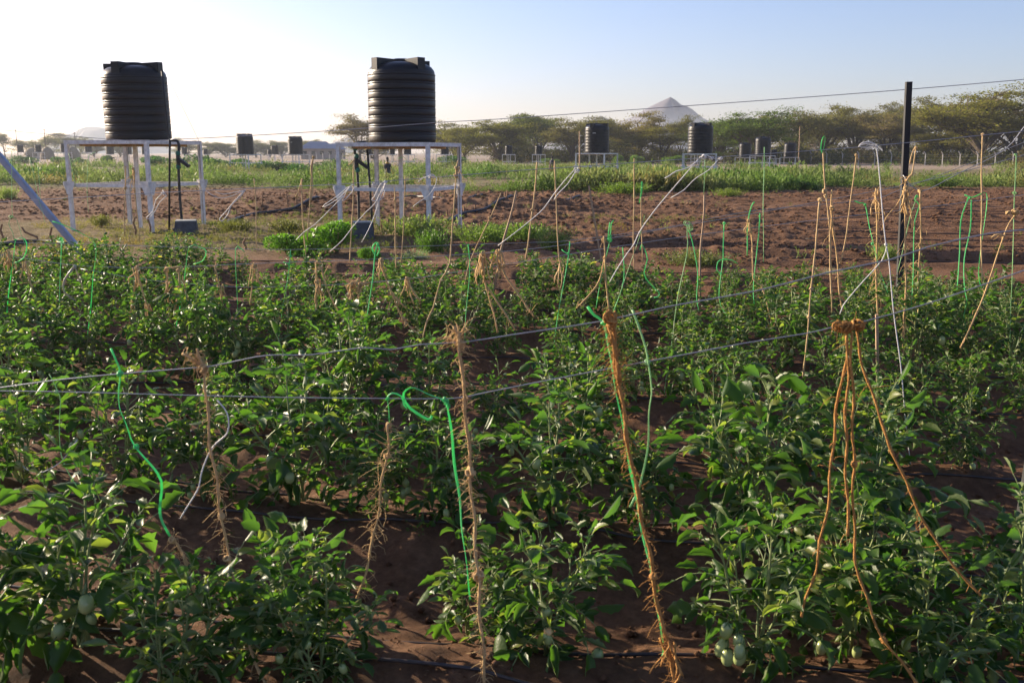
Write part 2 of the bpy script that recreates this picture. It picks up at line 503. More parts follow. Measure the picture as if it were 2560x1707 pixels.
def hill(px, top, wl, wr, D, seed, sharp=1.0):
    c = at_depth(px, 380, D); pm = FPX / D
    H = (380 - top) / pm + 2; rl = wl / pm; rr = wr / pm
    V = []; F = []; n = 72; rings = 16
    for i in range(rings + 1):
        t = i / rings
        for k in range(n):
            a = 2 * math.pi * k / n
            r = (rl if math.cos(a) < 0 else rr) * t
            gully = 1 + 0.22 * float(vnoise(math.cos(a) * 5 + seed, math.sin(a) * 5, 3)) * t
            z = H * max(0.0, (1 - t ** sharp)) + H * 0.085 * float(vnoise(math.cos(a) * t * 11, math.sin(a) * t * 9, seed)) * min(1, t * 4)
            V.append((c.x + r * gully * math.cos(a), D + r * gully * math.sin(a), z - (3 if i == rings else 0)))
    for i in range(rings):
        for k in range(n):
            k2 = (k + 1) % n
            F.append((i * n + k, (i + 1) * n + k, (i + 1) * n + k2, i * n + k2))
    g = G(); g.add(V, F)
    return tag(g.obj('hill', M['hill'], smooth=True), kind='structure')
hill(1672, 248, 265, 215, 2000, 1, 1.02)
hill(1500, 292, 230, 200, 2100, 2, 1.0)
hill(235, 318, 120, 210, 2000, 3, 1.5)
hill(870, 345, 90, 120, 2000, 4, 1.2)

# ------------------------------------------------------------------ water tanks on stands
rng = random.Random(11)
TR, TH = 0.87, 2.10
TSC = 1.07
def tank_profile():
    p = [(0.0, 0.0), (TR - 0.05, 0.0), (TR - 0.012, 0.03)]
    z = 0.05
    nb = 8; bh = (1.74 - z) / nb
    for i in range(nb):
        z0 = z + i * bh
        p += [(TR - 0.003, z0), (TR, z0 + bh * 0.2), (TR + 0.002, z0 + bh * 0.45), (TR - 0.001, z0 + bh * 0.66),
              (TR - 0.004, z0 + bh * 0.70), (TR + 0.006, z0 + bh * 0.76), (TR + 0.007, z0 + bh * 0.86), (TR + 0.001, z0 + bh * 0.90), (TR - 0.012, z0 + bh * 0.93), (TR - 0.012, z0 + bh * 0.97)]
    p += [(TR - 0.01, 1.76), (TR - 0.03, 1.82), (TR - 0.09, 1.90), (TR - 0.20, 1.965), (TR - 0.40, 2.015), (0.30, 2.035), (0.0, 2.04)]
    return p
TM = {}
g = G(); g.lathe(tank_profile(), 64); TM['body'] = g.mesh('tank_body', M['tank'], True)
g = G()
for (r0, r1, w, z0, z1) in ((0.40, 0.845, 0.235, 1.78, 2.10),):
    xm = (r0 + r1) / 2
    P = [(r0, -w / 2, 1.96), (r1, -w / 2, z0), (r1, w / 2, z0), (r0, w / 2, 1.96), (r0 - 0.1, -w / 2, 2.085), (r1, -w / 2, z1), (r1, w / 2, z1), (r0 - 0.1, w / 2, 2.085)]
    g.add(P, [(0, 3, 2, 1), (4, 5, 6, 7), (0, 1, 5, 4), (1, 2, 6, 5), (2, 3, 7, 6), (3, 0, 4, 7)])
TM['lug'] = g.mesh('lug', M['tank'])
g = G(); g.lathe([(0.0, 2.03), (0.27, 2.03), (0.28, 2.075), (0.25, 2.10), (0.18, 2.115), (0.0, 2.12)], 28); TM['lid'] = g.mesh('tank_lid', M['tank'], True)
g = G()
for i, (w, x) in enumerate(((0.05, -0.10), (0.06, -0.02), (0.05, 0.07))):     # small unreadable white print
    g.box((x, -TR - 0.016 + 0.5 * x * x / TR, 1.40), (w, 0.006, 0.05 if i != 1 else 0.065))
TM['print'] = g.mesh('print', M['lettering'])

def water_tank(loc, label, rz=0.0, scale=1.0, group='black water tanks on stands', lean=(0, 0), prt=False, parts=True):
    if not parts:
        t = link('water_tank', TM['whole']); t.location = loc; t.rotation_euler = (0, 0, rz); t.scale = (scale,) * 3
        return tag(t, label, 'tank', group)
    t = empty('water_tank', loc, label, 'tank', group, rz, (scale,) * 3)
    t.rotation_euler = (lean[0], lean[1], rz)
    link('tank_body', TM['body'], t)
    for k in range(4):
        l = link('lifting_lug', TM['lug'], t); l.rotation_euler = (0, 0, k * math.pi / 2 + 0.3)
    link('lid', TM['lid'], t)
    if prt:
        p = link('printed_mark', TM['print'], t); p.rotation_euler = (0, 0, -rz - 0.3)
    return t
g = G(); g.lathe(tank_profile()[::1], 28)
lv = [v.co[:] for v in TM['lug'].vertices]; lf = [tuple(p.vertices) for p in TM['lug'].polygons]
for k in range(4):
    a = k * math.pi / 2 + 0.3
    g.add([(x * math.cos(a) - y * math.sin(a), x * math.sin(a) + y * math.cos(a), z) for x, y, z in lv], lf)
TM['whole'] = g.mesh('water_tank', M['tank'])

SS, SH = 2.40, 2.34              # stand side and height
SM = {}
def angle_leg(h):
    g = G()
    g.box((0, -0.041, h / 2), (0.094, 0.012, h)); g.box((-0.041, 0.006, h / 2), (0.012, 0.082, h)); g.box((0.004, 0.0, 0.006), (0.12, 0.10, 0.012))
    g.box((0.018, 0.004, h / 2), (0.05, 0.072, h - 0.02))
    return g
SM['leg'] = angle_leg(SH - 0.10).mesh('leg', M['white_paint'])
g = G()
s = SS / 2
g.box((0, -s, SH - 0.05), (SS + 0.1, 0.09, 0.10)); g.box((0, s, SH - 0.05), (SS + 0.1, 0.09, 0.10))
g.box((-s, 0, SH - 0.0515), (0.09, SS - 0.1, 0.097)); g.box((s, 0, SH - 0.0515), (0.09, SS - 0.1, 0.097))
SM['top'] = g.mesh('top_frame', M['white_paint'])
g = G(); g.box((0, 0, SH - 0.115), (0.10, SS - 0.1, 0.085)); SM['joist'] = g.mesh('joist', M['plank'])
g = G(); g.box((0, 0, SH - 0.035), (0.36, SS - 0.1, 0.04)); SM['plank'] = g.mesh('plank', M['plank'])
g = G(); g.box((0, 0, 0), (SS - 0.1, 0.05, 0.085)); SM['rail'] = g.mesh('mid_rail', M['white_paint'])
g = G()
P = [(-0.17, 0, 0.10), (0.17, 0, 0.10), (0.17, 0, 0.02), (0.06, 0, -0.24), (-0.06, 0, -0.24), (-0.17, 0, 0.02)]
P2 = [(x, 0.014, z) for x, y, z in P]
n6 = 6
g.add(P + P2, [tuple(range(6)), tuple(range(11, 5, -1))] + [(i, i + 6, (i + 1) % 6 + 6, (i + 1) % 6) for i in range(6)])
SM['gusset'] = g.mesh('gusset_plate', M['white_paint'])
g = G()
for (x, y) in ((-s, -s), (s, -s), (s, s), (-s, s), (0, 0)): g.box((x, y, (SH - 0.1) / 2), (0.09, 0.09, SH - 0.1))
g.box((0, 0, SH - 0.05), (SS + 0.1, SS + 0.1, 0.10))
for (c, sz) in (((0, -s, 1.2), (SS, 0.05, 0.085)), ((0, s, 1.2), (SS, 0.05, 0.085)), ((-s, 0, 1.2), (0.05, SS - 0.2, 0.085)), ((s, 0, 1.2), (0.05, SS - 0.2, 0.085))): g.box(c, sz)
SM['whole'] = g.mesh('tank_stand', M['white_paint'])

def tank_stand(loc, label, rz, parts=True, group='white steel tank stands'):
    if not parts:
        t = link('tank_stand', SM['whole']); t.location = loc; t.rotation_euler = (0, 0, rz)
        return tag(t, label, 'stand', group)
    t = empty('tank_stand', loc, label, 'stand', group, rz)
    link('top_frame', SM['top'], t)
    for i, (x, y) in enumerate(((-s, -s), (s, -s), (s, s), (-s, s), (0, 0))):
        l = link('leg', SM['leg'], t); l.location = (x, y, 0); l.rotation_euler = (0, 0, i * math.pi / 2 if i < 4 else 0)
    for i in range(4):
        r = link('mid_rail', SM['rail'], t); a = i * math.pi / 2
        r.location = (math.sin(a) * s, -math.cos(a) * s, 1.18); r.rotation_euler = (0, 0, a)
        for q in (-1, 1):
            gp = link('gusset_plate', SM['gusset'], r); gp.location = (q * (s - 0.02), -0.075, 0.0)
    for x in (-0.8, -0.27, 0.27, 0.8):
        j = link('joist', SM['joist'], t); j.location = (x, 0, 0)
    for x in np.linspace(-0.93, 0.93, 5):
        j = link('plank', SM['plank'], t); j.location = (x, 0, 0)
    return t

# the two large ones: front corner of the stand from the photo, side turned away by alpha
def stand_at(px, py, alpha, label_s, label_t, prt=False, lean=(0, 0), tank_rz=0.0, off=(0, 0), tsc=1.0):
    F = at_ground(px, py)
    rz = alpha                     # front corner is (+s, -s) locally
    c, sn = math.cos(rz), math.sin(rz)
    ox, oy = s * c + s * sn, s * sn - s * c
    C = Vector((F.x - ox, F.y - oy, hz(F.x - ox, F.y - oy)))
    tank_stand(C, label_s, rz)
    water_tank((C.x + off[0], C.y + off[1], C.z + SH), label_t, tank_rz, tsc, prt=prt, lean=lean)
    return C, rz
# alpha: the left-front side runs away to the left -> negative turn
C1, A1 = stand_at(381, 587, math.radians(-15.4), 'white steel tank stand on the left, beside a dark concrete block', 'large black ribbed water tank on the left, leaning slightly', lean=(0, math.radians(-1.6)), tank_rz=1.05, off=(0.13, 0), tsc=0.96)
C2, A2 = stand_at(1073, 595, math.radians(-15.6), 'white steel tank stand in the middle, behind two bright green bushes', 'large black ribbed water tank in the middle, against the sky', tank_rz=0.45, off=(0.06, 0), tsc=0.995)

def far_tank(cx, wpx, bottom, lab, parts=True, prt=False, rz=0.5, alpha=-30):
    pm = wpx / (2 * TR * TSC); D = FPX / pm; tsc = TSC
    if cx > 850 and D > 128: D = 128; tsc = wpx / (FPX / D) / (2 * TR); pm = FPX / D
    if cx < 850 and D > 210: D = 210; tsc = wpx / (FPX / D) / (2 * TR); pm = FPX / D
    p = at_depth(cx, 380, D)
    z0 = hz(p.x, D)
    zb = CAM_H - (bottom - 380) / pm      # tank foot height from the photo
    ks = max(0.5, min(1.05, (zb - z0) / SH))
    st = tank_stand((p.x, D, z0), 'stand under the ' + lab, math.radians(alpha), parts)
    st.scale = (tsc / TSC, tsc / TSC, ks)
    water_tank((p.x, D, z0 + SH * ks), lab, rz, tsc, prt=prt, parts=parts)
    return p, pm
far_tank(1492, 59, 382, 'black tank with white print, right of the person in mustard', prt=True, rz=0.7)
far_tank(1750, 61, 383, 'black tank below the pointed hill, white sack at its foot', rz=0.4, alpha=-12)
far_tank(613, 41, 385, 'black tank right of the left large stand, nearest of its group', alpha=-20)
far_tank(739, 36, 385, 'black tank with white print between the two large stands', prt=True, alpha=-20)
far_tank(1907, 38, 388, 'largest of the four tanks left of the black post')
far_tank(1863, 29, 392, 'leftmost of the four tanks left of the black post')
far_tank(1975, 29, 392, 'rightmost of the four tanks left of the black post')
far_tank(1934, 18, 395, 'smallest of the four tanks left of the black post', parts=False)
smalls = [(51, 15, 'first'), (96, 15, 'second'), (161, 18, 'third'), (221, 17, 'fourth')]
for x, w, o in smalls:
    far_tank(x, w, 380, 'small far tank, %s from the left edge' % o, parts=False)
for x, w, l in [(275, 19, 'small far tank seen under the left stand, leftmost there'), (321, 16, 'small far tank seen under the left stand, second there'),
                (363, 17, 'small far tank seen under the left stand, right of its middle legs'), (461, 14, 'small far tank under the left stand, next to its right leg'),
                (514, 11, 'tiny far tank just right of the left large stand'), (687, 18, 'small far tank left of the printed tank between the large stands'),
                (674, 10, 'tiny far tank touching the left side of a small far tank'), (923, 13, 'small far tank under the middle stand, leftmost there'),
                (980, 14, 'small far tank under the middle stand, left of its centre leg'), (1018, 20, 'small far tank under the middle stand, right of its centre leg'),
                (1111, 22, 'small far tank under the middle stand, beside its right leg'), (1272, 18, 'small far tank left of the person in mustard, farther one'),
                (1347, 18, 'small far tank just left of the person in mustard'), (1745, 20, 'far tank half hidden under the stand below the pointed hill')]:
    far_tank(x, w, 385, l, parts=False)

# pipework
def outlet(label, P, valve_i, couplings, r=0.035):
    t = empty('outlet_pipe', P[-1], label, 'pipe')
    o = Vector(P[-1])
    g = G(); g.tube([p - o for p in smooth_path(P, 0.12)], r, 8); g.obj('pipe', M['black_pipe'], t, True)
    for c in couplings:
        c = Vector(c) - o
        g = G(); g.tube([c + Vector((0, 0, -0.06)), c + Vector((0, 0, -0.02)), c + Vector((0, 0, 0.02)), c + Vector((0, 0, 0.06))], [r * 1.35, r * 1.8, r * 1.8, r * 1.35], 10); g.obj('coupling', M['fitting'], t)
    vp = Vector(valve_i) - o
    g = G(); g.tube([vp + Vector((0, 0, -0.17)), vp + Vector((0, 0, 0.17))], r * 1.6, 8); v = g.obj('valve', M['black_pipe'], t)
    g = G(); g.beam(vp + Vector((0.02, -0.05, 0.08)), vp + Vector((0.30, -0.08, -0.12)), 0.09, 0.08); g.obj('valve_handle', M['black_pipe'], v)
    return t
y1 = C1.y - 0.9
P = [at_depth(424, 352, y1), at_depth(440, 352, y1), at_depth(447, 362, y1), at_depth(446, 400, y1), at_depth(447, 440, y1), at_depth(450, 500, y1), at_depth(454, 545, y1), at_depth(456, 556, y1)]
outlet('black outlet pipe with green couplings and valve on the left stand', P, at_depth(446, 405, y1), [at_depth(445, 384, y1), at_depth(446, 417, y1)])
g = G(); g.tube([at_depth(405, 178, y1 - 0.1), at_depth(412, 250, y1 - 0.1), at_depth(420, 330, y1 - 0.1), at_depth(425, 352, y1 - 0.1), at_depth(424, 400, y1 - 0.1), at_depth(423, 582, y1 - 0.1)], 0.028, 8)
tag(g.obj('supply_pipe', M['black_pipe'], smooth=True), 'thin black pipe running straight down the left tank and stand', 'pipe')
def block(px0, px1, py0, py1, label):
    b = at_ground((px0 + px1) / 2, py1); pm = FPX / b.y
    w = (px1 - px0) / pm; h = (py1 - py0) / pm * 1.0
    t = empty('concrete_block', (b.x, b.y + w / 2, hz(b.x, b.y + w / 2) - 0.02), label, 'block', rz=0.25)
    g = G(); g.box((0, 0, h / 2), (w, w, h), taper=0.84); g.obj('block_body', M['concrete'], t)
    g = G(); g.box((0, 0, h + 0.012), (w * 0.82, w * 0.82, 0.02)); g.obj('sunlit_top', M['block_top'], t)  # thin slab added to carry the painted sunlit top
    return t
block(428, 487, 552, 590, 'dark tapered concrete block with a pale sunlit top at the foot of the left pipe')
block(876, 930, 564, 604, 'dark concrete block half hidden by bushes under the middle stand')
y2 = C2.y - 0.6
P = [at_depth(915, 355, y2), at_depth(895, 357, y2), at_depth(886, 366, y2), at_depth(889, 400, y2), at_depth(893, 430, y2), at_depth(896, 480, y2), at_depth(898, 564, y2), at_depth(899, 572, y2)]
outlet('black outlet pipe with green couplings hanging from the middle stand', P, at_depth(891, 408, y2), [at_depth(888, 371, y2), at_depth(891, 391, y2), at_depth(894, 425, y2)])
g = G(); g.tube([at_depth(918, 374, y2 - 0.1), at_depth(923, 440, y2 - 0.1), at_depth(928, 520, y2 - 0.1), at_depth(934, 596, y2 - 0.1)], 0.032, 8)
tag(g.obj('supply_pipe', M['black_pipe'], smooth=True), 'thin black pipe leaning under the middle tank stand', 'pipe')

# ------------------------------------------------------------------ hoses and pegs on the ploughed soil
def ground_line(name, pts, r, mat, label, cat, group=None, lift=0.0, wig=0.0, seed=0):
    rr = random.Random(seed)
    P = smooth_path([Vector((p[0], p[1], 0)) for p in pts], 0.35 if pts[0][1] > 18 else 0.09)
    Q = [Vector((p.x, p.y + wig * math.sin(p.x * 2.3 + seed) * 0.5, 0)) for p in P]
    Q = [Vector((p.x, p.y, hz(p.x, p.y) + r * 0.7 + lift)) for p in Q]
    # a hose bridges the small hollows
    for _ in range(4):
        Z = [q.z for q in Q]
        for i in range(1, len(Q) - 1):
            Q[i].z = max(Z[i], (Z[i - 1] + Z[i + 1]) / 2)
    g = G(); g.tube(Q, r, 6)
    return tag(g.obj(name, mat, smooth=True), label, cat, group)
def gp(pts): return [tuple(at_ground(x, y))[:2] for x, y in pts]
ground_line('hose', gp([(552, 570), (560, 566), (631, 546), (731, 541), (810, 527), (881, 518), (946, 511), (1003, 498), (1042, 495), (1131, 504), (1214, 496)]), 0.05, M['black_pipe'], 'long black hose winding over the soil bank behind the middle stand', 'hose')
ground_line('hose', gp([(1117, 561), (1153, 546), (1210, 541), (1266, 530), (1339, 515), (1409, 508), (1452, 498)]), 0.05, M['black_pipe'], 'black hose curving across the soil right of the middle stand', 'hose')
ground_line('hose', gp([(380, 590), (420, 584), (487, 572), (564, 564), (600, 558)]), 0.04, M['black_pipe'], 'black hose lying past the concrete block under the left stand', 'hose')
ground_line('hose', gp([(-40, 624), (0, 620), (68, 615), (131, 617), (180, 622)]), 0.05, M['black_pipe'], 'black hose at the left edge behind the tomato rows', 'hose')
ground_line('hose', gp([(1450, 470), (1500, 462), (1560, 456), (1625, 452)]), 0.06, M['black_pipe'], 'dark hose along the soil edge left of the goat', 'hose')
for i, v in enumerate(np.linspace(19.6, 40, 13)):
    u0, u1 = (1.0 + i * 0.3, 10 + v * 0.55)
    ground_line('drip_line', [row_uv(u, v + 0.15 * math.sin(u * 0.4 + i)) for u in np.arange(u0, u1, 1.5)], 0.013, M['drip'], 'thin dark drip line laid across the ploughed soil on the right', 'hose', 'drip lines on the ploughed soil', seed=i)
pegs = [(656, 511, 539), (721, 504, 539), (742, 502, 536), (614, 528, 551), (956, 543, 582), (969, 553, 576), (1056, 478, 494), (1089, 478, 496), (1099, 478, 498), (978, 478, 500), (1160, 525, 543),
        (1188, 523, 540), (1263, 514, 528), (1106, 541, 560), (1121, 534, 560), (1265, 513, 531), (1294, 511, 529), (1409, 493, 510), (1430, 490, 507), (1436, 486, 502), (1455, 478, 492), (1487, 483, 496),
        (547, 531, 564), (588, 528, 545), (613, 528, 551), (1015, 545, 572), (1070, 520, 538), (700, 486, 510), (596, 500, 520), (840, 498, 520), (1340, 500, 518), (1205, 556, 575)]
for i, (x, y0, y1_) in enumerate(pegs):
    b = at_ground(x, y1_); pm = FPX / b.y; h = (y1_ - y0) / pm
    b.z = hz(b.x, b.y) - 0.05
    rr = random.Random(i)
    g = G(); tip = Vector((rr.uniform(-0.06, 0.06), rr.uniform(-0.05, 0.05), h + 0.05))
    g.tube([Vector((0, 0, 0)), tip * 0.5 + Vector((rr.uniform(-0.015, 0.015), 0, 0)), tip], [0.028, 0.026, 0.022], 6)
    o = g.obj('wooden_peg', M['peg']); o.location = b
    tag(o, 'short brown wooden peg standing in the ploughed soil', 'peg', 'pegs in the soil round the stands')
for (x, y0, y1_, l) in [(375, 541, 592, 'brown stick in the turf right of the middle legs of the left stand'), (7, 562, 612, 'bent brown stick at the left edge behind the rows'), (338, 551, 594, 'brown stick among the middle legs of the left stand'),
                        (131, 569, 626, 'grey wooden stake left of the blue-grey brace foot'), (612, 602, 630, 'small dark stake behind the back row of tomatoes'), (92, 575, 608, 'leaning thin brown stick left of the brace')]:
    b = at_ground(x, y1_); pm = FPX / b.y; h = (y1_ - y0) / pm; b.z = hz(b.x, b.y) - 0.05
    g = G(); g.tube([Vector((0, 0, 0)), Vector((0.03, 0, h * 0.4)), Vector((-0.02 if x != 92 else -0.25, 0, h * 0.8)), Vector((0.03 if x != 92 else -0.32, 0, h + 0.05))], [0.03, 0.028, 0.026, 0.02], 6)
    o = g.obj('wooden_stick', M['peg']); o.location = b; tag(o, l, 'stick')

# ------------------------------------------------------------------ posts and braces of the trellis
b = at_ground(2249, 716); top = at_depth(2272, 205, b.y)
g = G(); o0 = Vector((b.x, b.y, hz(b.x, b.y) - 0.1))
g.beam((0, 0, 0), (top.x - b.x, 0, top.z - o0.z), 0.09, 0.07, up=(0, 1, 0))
o = g.obj('trellis_post', M['black_post']); o.location = o0; tag(o, 'tall square black post on the right behind the rows', 'post')
POST = Vector((b.x, b.y, 0)); POST_TOP = top
b = at_ground(2551, 1404); o0 = Vector((b.x, b.y, hz(b.x, b.y) - 0.1))
g = G(); g.beam((0, 0, 0), (0.16, 0.1, 1.9), 0.09, 0.07, up=(0, 1, 0))
o = g.obj('trellis_post', M['black_post']); o.location = o0; tag(o, 'black post cut off by the right edge, beside a tomato plant', 'post')
a = at_depth(-60, 322, 17.6); c = at_depth(182, 606, 17.6); d = (c - a)
foot = c + d * ((c.z - 0.05) / -d.z)
g = G(); g.beam(Vector((0, 0, 0)), a - foot, 0.105, 0.08, up=(0, 1, 0)); q = (a - foot).normalized()
g.beam(Vector((0.045, -0.05, 0.0)), (a - foot) + Vector((0.045, -0.05, 0)), 0.018, 0.02, up=(0, 1, 0))
o = g.obj('diagonal_brace', M['galv']); o.location = foot; tag(o, 'blue-grey steel brace slanting down from the left edge', 'brace')

# ------------------------------------------------------------------ tomato plants
lr = random.Random(21)
def leaflet(Ln, W, curl, droop, rnd, nl=7, na=4):
    V = []; F = []
    ang = rnd.uniform(-0.1, 0.25); x = 0.0; z = 0.0
    twist = rnd.uniform(-0.7, 0.7); lobe = rnd.choice([0.10, 0.18, 0.30])
    for i in range(nl + 1):
        t = i / nl
        w = W * 0.5 * (math.sin(math.pi * min(1, t * 0.93 + 0.05)) ** 0.75) * (1.12 - 0.35 * t)
        if 0 < i < nl: w *= 1 + lobe * (1 if i % 2 else -1) * rnd.uniform(0.3, 1)
        if i == nl: w = W * 0.02
        if i:
            ang -= droop / nl
            x += Ln / nl * math.cos(ang); z += Ln / nl * math.sin(ang)
        k = curl * (0.7 + 0.6 * t) + 1e-3
        for j in range(na + 1):
            s_ = -1 + 2 * j / na
            y = w * math.sin(k * s_) / k; h = w * (1 - math.cos(k * s_)) / k
            tw = twist * t
            y, h = y * math.cos(tw) - h * math.sin(tw), y * math.sin(tw) + h * math.cos(tw)
            V.append((x - h * math.sin(ang), y, z + h * math.cos(ang)))
    for i in range(nl):
        for j in range(na):
            a = i * (na + 1) + j
            F.append((a, a + na + 1, a + na + 2, a + 1))
    return np.array(V), np.array(F)

def xf(V, m):
    m = np.array(m)
    return V @ m[:3, :3].T + m[:3, 3]

def compound(seed):
    r = random.Random(seed)
    Ln = 0.20
    pts = []; ang = r.uniform(0.15, 0.5); x = z = y = 0.0; bend = r.uniform(0.3, 1.3); side = r.uniform(-0.25, 0.25)
    n = 8
    for i in range(n + 1):
        pts.append(Vector((x, y, z)))
        ang -= bend / n; x += Ln / n * math.cos(ang); z += Ln / n * math.sin(ang); y += side * Ln / n * i / n
    tv, tf = tube(pts, [0.0034 - 0.0018 * i / n for i in range(n + 1)], 4, cap=False)
    Vs = [np.array([tuple(p) for p in tv])]; Fs = [np.array(tf)]; off = len(tv)
    npair = r.choice([2, 2, 3])
    spots = []
    for q in range(npair):
        t = 0.38 + 0.5 * q / npair + r.uniform(-0.03, 0.03)
        sz = (0.85 if q else 0.7) + r.uniform(-0.12, 0.12)
        for sgn in (-1, 1):
            spots.append((min(n, int(round(t * n))), sgn * math.radians(r.uniform(48, 72)), sz * r.uniform(0.85, 1.1), r.uniform(-0.3, 0.45)))
    spots.append((n, r.uniform(-0.2, 0.2), r.uniform(1.05, 1.3), r.uniform(-0.4, 0.2)))
    if r.random() < 0.5:
        spots.append((int(n * 0.55), math.radians(r.choice([-80, 80])), 0.35, 0.0))
    for (i, az, sz, pit) in spots:
        W = r.uniform(0.046, 0.062) * sz; L_ = r.uniform(0.074, 0.098) * sz
        V, F = leaflet(L_, W, r.choice([0.7, 1.1, 1.5, 1.9, 2.2]) * r.choice([1, 1, 1, -0.6]), r.uniform(-0.3, 1.3), r)
        d = pts[min(n, i + 1)] - pts[max(0, i - 1)]
        base_pitch = math.atan2(d.z, math.hypot(d.x, d.y))
        m = Matrix.Translation(pts[i]) @ Matrix.Rotation(az, 4, 'Z') @ Matrix.Rotation(-base_pitch * math.cos(az) - pit, 4, 'Y') @ Matrix.Rotation(r.uniform(-0.6, 0.6), 4, 'X')
        Vs.append(xf(V, m)); Fs.append(F + off); off += len(V)
    return np.concatenate(Vs), np.concatenate(Fs), len(tf)
NLEAF = 22
LEAVES = [compound(100 + i) for i in range(NLEAF)]
def leaf_mesh(name, V, F, stalk):
    me = mesh_np(name, V, F, M['leaf'], smooth=True)
    me.materials.append(M['stem'])
    me.polygons.foreach_set('material_index', stalk.astype(np.int32))
    return me
LEAF_ME = [leaf_mesh('leaf', V, F, np.arange(len(F)) < ns) for V, F, ns in LEAVES]

def plant_template(seed, h=0.66, spread=0.26, nst=6, per=10, ls=1.0):
    r = random.Random(seed)
    sg = G(); leaves = []
    for k in range(nst):
        az = 2 * math.pi * k / nst + r.uniform(-0.5, 0.5)
        out_ = spread * r.uniform(0.35, 1.1); hh = h * r.uniform(0.62, 1.05)
        if k == 0: out_ *= 0.25; hh = h * 1.05
        m = 9; P = []
        for i in range(m + 1):
            t = i / m
            rad = out_ * (t ** 0.8)
            P.append(Vector((rad * math.cos(az) + 0.02 * math.sin(3 * t + k), rad * math.sin(az) + 0.02 * math.cos(4 * t + k), hh * (t ** 0.9) * (1 - 0.12 * t * out_ / max(spread, .01)))))
        sg.tube(P, [0.0085 - 0.0055 * i / m for i in range(m + 1)], 5, cap=False)
        ph = r.uniform(0, 6)
        for j in range(per):
            t = 0.16 + 0.84 * j / (per - 1)
            i = min(m - 1, int(t * m)); f = t * m - i
            p = P[i].lerp(P[i + 1], f)
            ph += 2.4 + r.uniform(-0.3, 0.3)
            a = ph
            if r.random() < 0.4: a = az + r.uniform(-0.9, 0.9)
            pit = math.radians(-18 + 75 * t + r.uniform(-22, 22))
            sc = ls * (0.75 + 0.5 * math.sin(math.pi * min(1, 0.15 + t * 0.75))) * r.uniform(0.75, 1.15)
            if t > 0.93: sc *= 0.72
            mt = Matrix.Translation(p) @ Matrix.Rotation(a, 4, 'Z') @ Matrix.Rotation(-pit, 4, 'Y') @ Matrix.Rotation(r.uniform(-0.5, 0.5), 4, 'X') @ Matrix.Scale(sc, 4)
            leaves.append((r.randrange(NLEAF), mt))
    stem = sg.mesh('stem', M['stem'], True)
    fol = np.concatenate([xf(LEAVES[i][0], m) for i, m in leaves])
    fq = []; off = 0
    for i, m in leaves:
        fq.append(LEAVES[i][1] + off); off += len(LEAVES[i][0])
    return dict(stem=stem, leaves=leaves, fol=leaf_mesh('foliage', fol, np.concatenate(fq), np.concatenate([np.arange(len(LEAVES[i][1])) < LEAVES[i][2] for i, m in leaves])))
PLANTS = [plant_template(300 + i, nst=[5, 6, 6, 7, 6, 5][i], per=[12, 11, 12, 11, 12, 12][i], h=[0.62, 0.66, 0.70, 0.64, 0.68, 0.60][i], spread=[0.24, 0.27, 0.25, 0.30, 0.28, 0.26][i]) for i in range(6)]

PLANTS_B = [plant_template(320 + i, nst=[6, 7, 6, 7, 6, 6][i], per=14, h=[0.62, 0.68, 0.70, 0.62, 0.70, 0.58][i], spread=[0.26, 0.30, 0.24, 0.32, 0.28, 0.30][i], ls=0.80) for i in range(6)]

g = G()
g.lathe([(0.001, -0.066), (0.008, -0.0655), (0.017, -0.060), (0.0235, -0.048), (0.0255, -0.036), (0.0245, -0.024), (0.020, -0.011), (0.012, -0.003), (0.004, -0.0015), (0.001, -0.002)], 14)
TOM = g.mesh('tomato', M['tomato'], True)

g = G()
g.lathe([(0.001, -0.066), (0.008, -0.0655), (0.017, -0.060), (0.0235, -0.048), (0.0255, -0.036), (0.0245, -0.024), (0.020, -0.011), (0.012, -0.003), (0.004, -0.0015), (0.001, -0.002)], 14)
TOM_B = g.mesh('tomato', M['tomato_blush'], True)
g = G()
for k in range(5):
    a = k * 2 * math.pi / 5
    g.add([(0, 0, 0.001), (0.010 * math.cos(a - 0.35), 0.010 * math.sin(a - 0.35), 0.0), (0.027 * math.cos(a), 0.027 * math.sin(a), -0.006), (0.010 * math.cos(a + 0.35), 0.010 * math.sin(a + 0.35), 0.0)], [(0, 1, 2, 3)])
g.tube([(0, 0, 0), (0.002, 0, 0.02), (0.006, 0.002, 0.045)], 0.002, 4)
CAL = g.mesh('calyx', M['calyx'])

def tomato_plant(x, y, tpl, sc, rz, label, group, detail, seed, fruit):
    r = random.Random(seed)
    t = empty('tomato_plant', (x, y, hz(x, y) - 0.01), label, 'tomato plant', group, rz, (sc, sc, sc * r.uniform(0.92, 1.08)))
    link('stem', tpl['stem'], t)
    if detail:
        for i, m in tpl['leaves']:
            l = bpy.data.objects.new('leaf', LEAF_ME[i]); col.objects.link(l); l.parent = t; l.matrix_basis = m
    else:
        f = link('foliage', tpl['fol'], t); f['kind'] = 'stuff'
    for k in range(fruit):
        az = -math.pi / 2 - rz + r.uniform(-1.1, 1.1)
        rr = r.uniform(0.15, 0.27); zz = r.uniform(0.10, 0.40)
        n = r.choice([1, 1, 1, 2, 3])
        for j in range(n):
            f = link('tomato', TOM_B if r.random() < 0.02 else TOM, t)
            f.location = (rr * math.cos(az) + r.uniform(-0.035, 0.035) * (j > 0), rr * math.sin(az) + r.uniform(-0.035, 0.035) * (j > 0), zz - 0.035 * j + r.uniform(-0.01, 0.01))
            f.rotation_euler = (r.uniform(-0.35, 0.35), r.uniform(-0.35, 0.35), r.uniform(0, 6))
            q = r.uniform(0.7, 1.1); f.scale = (q, q, q * r.uniform(0.95, 1.15))
            if detail == 2: link('calyx', CAL, f)
    return t

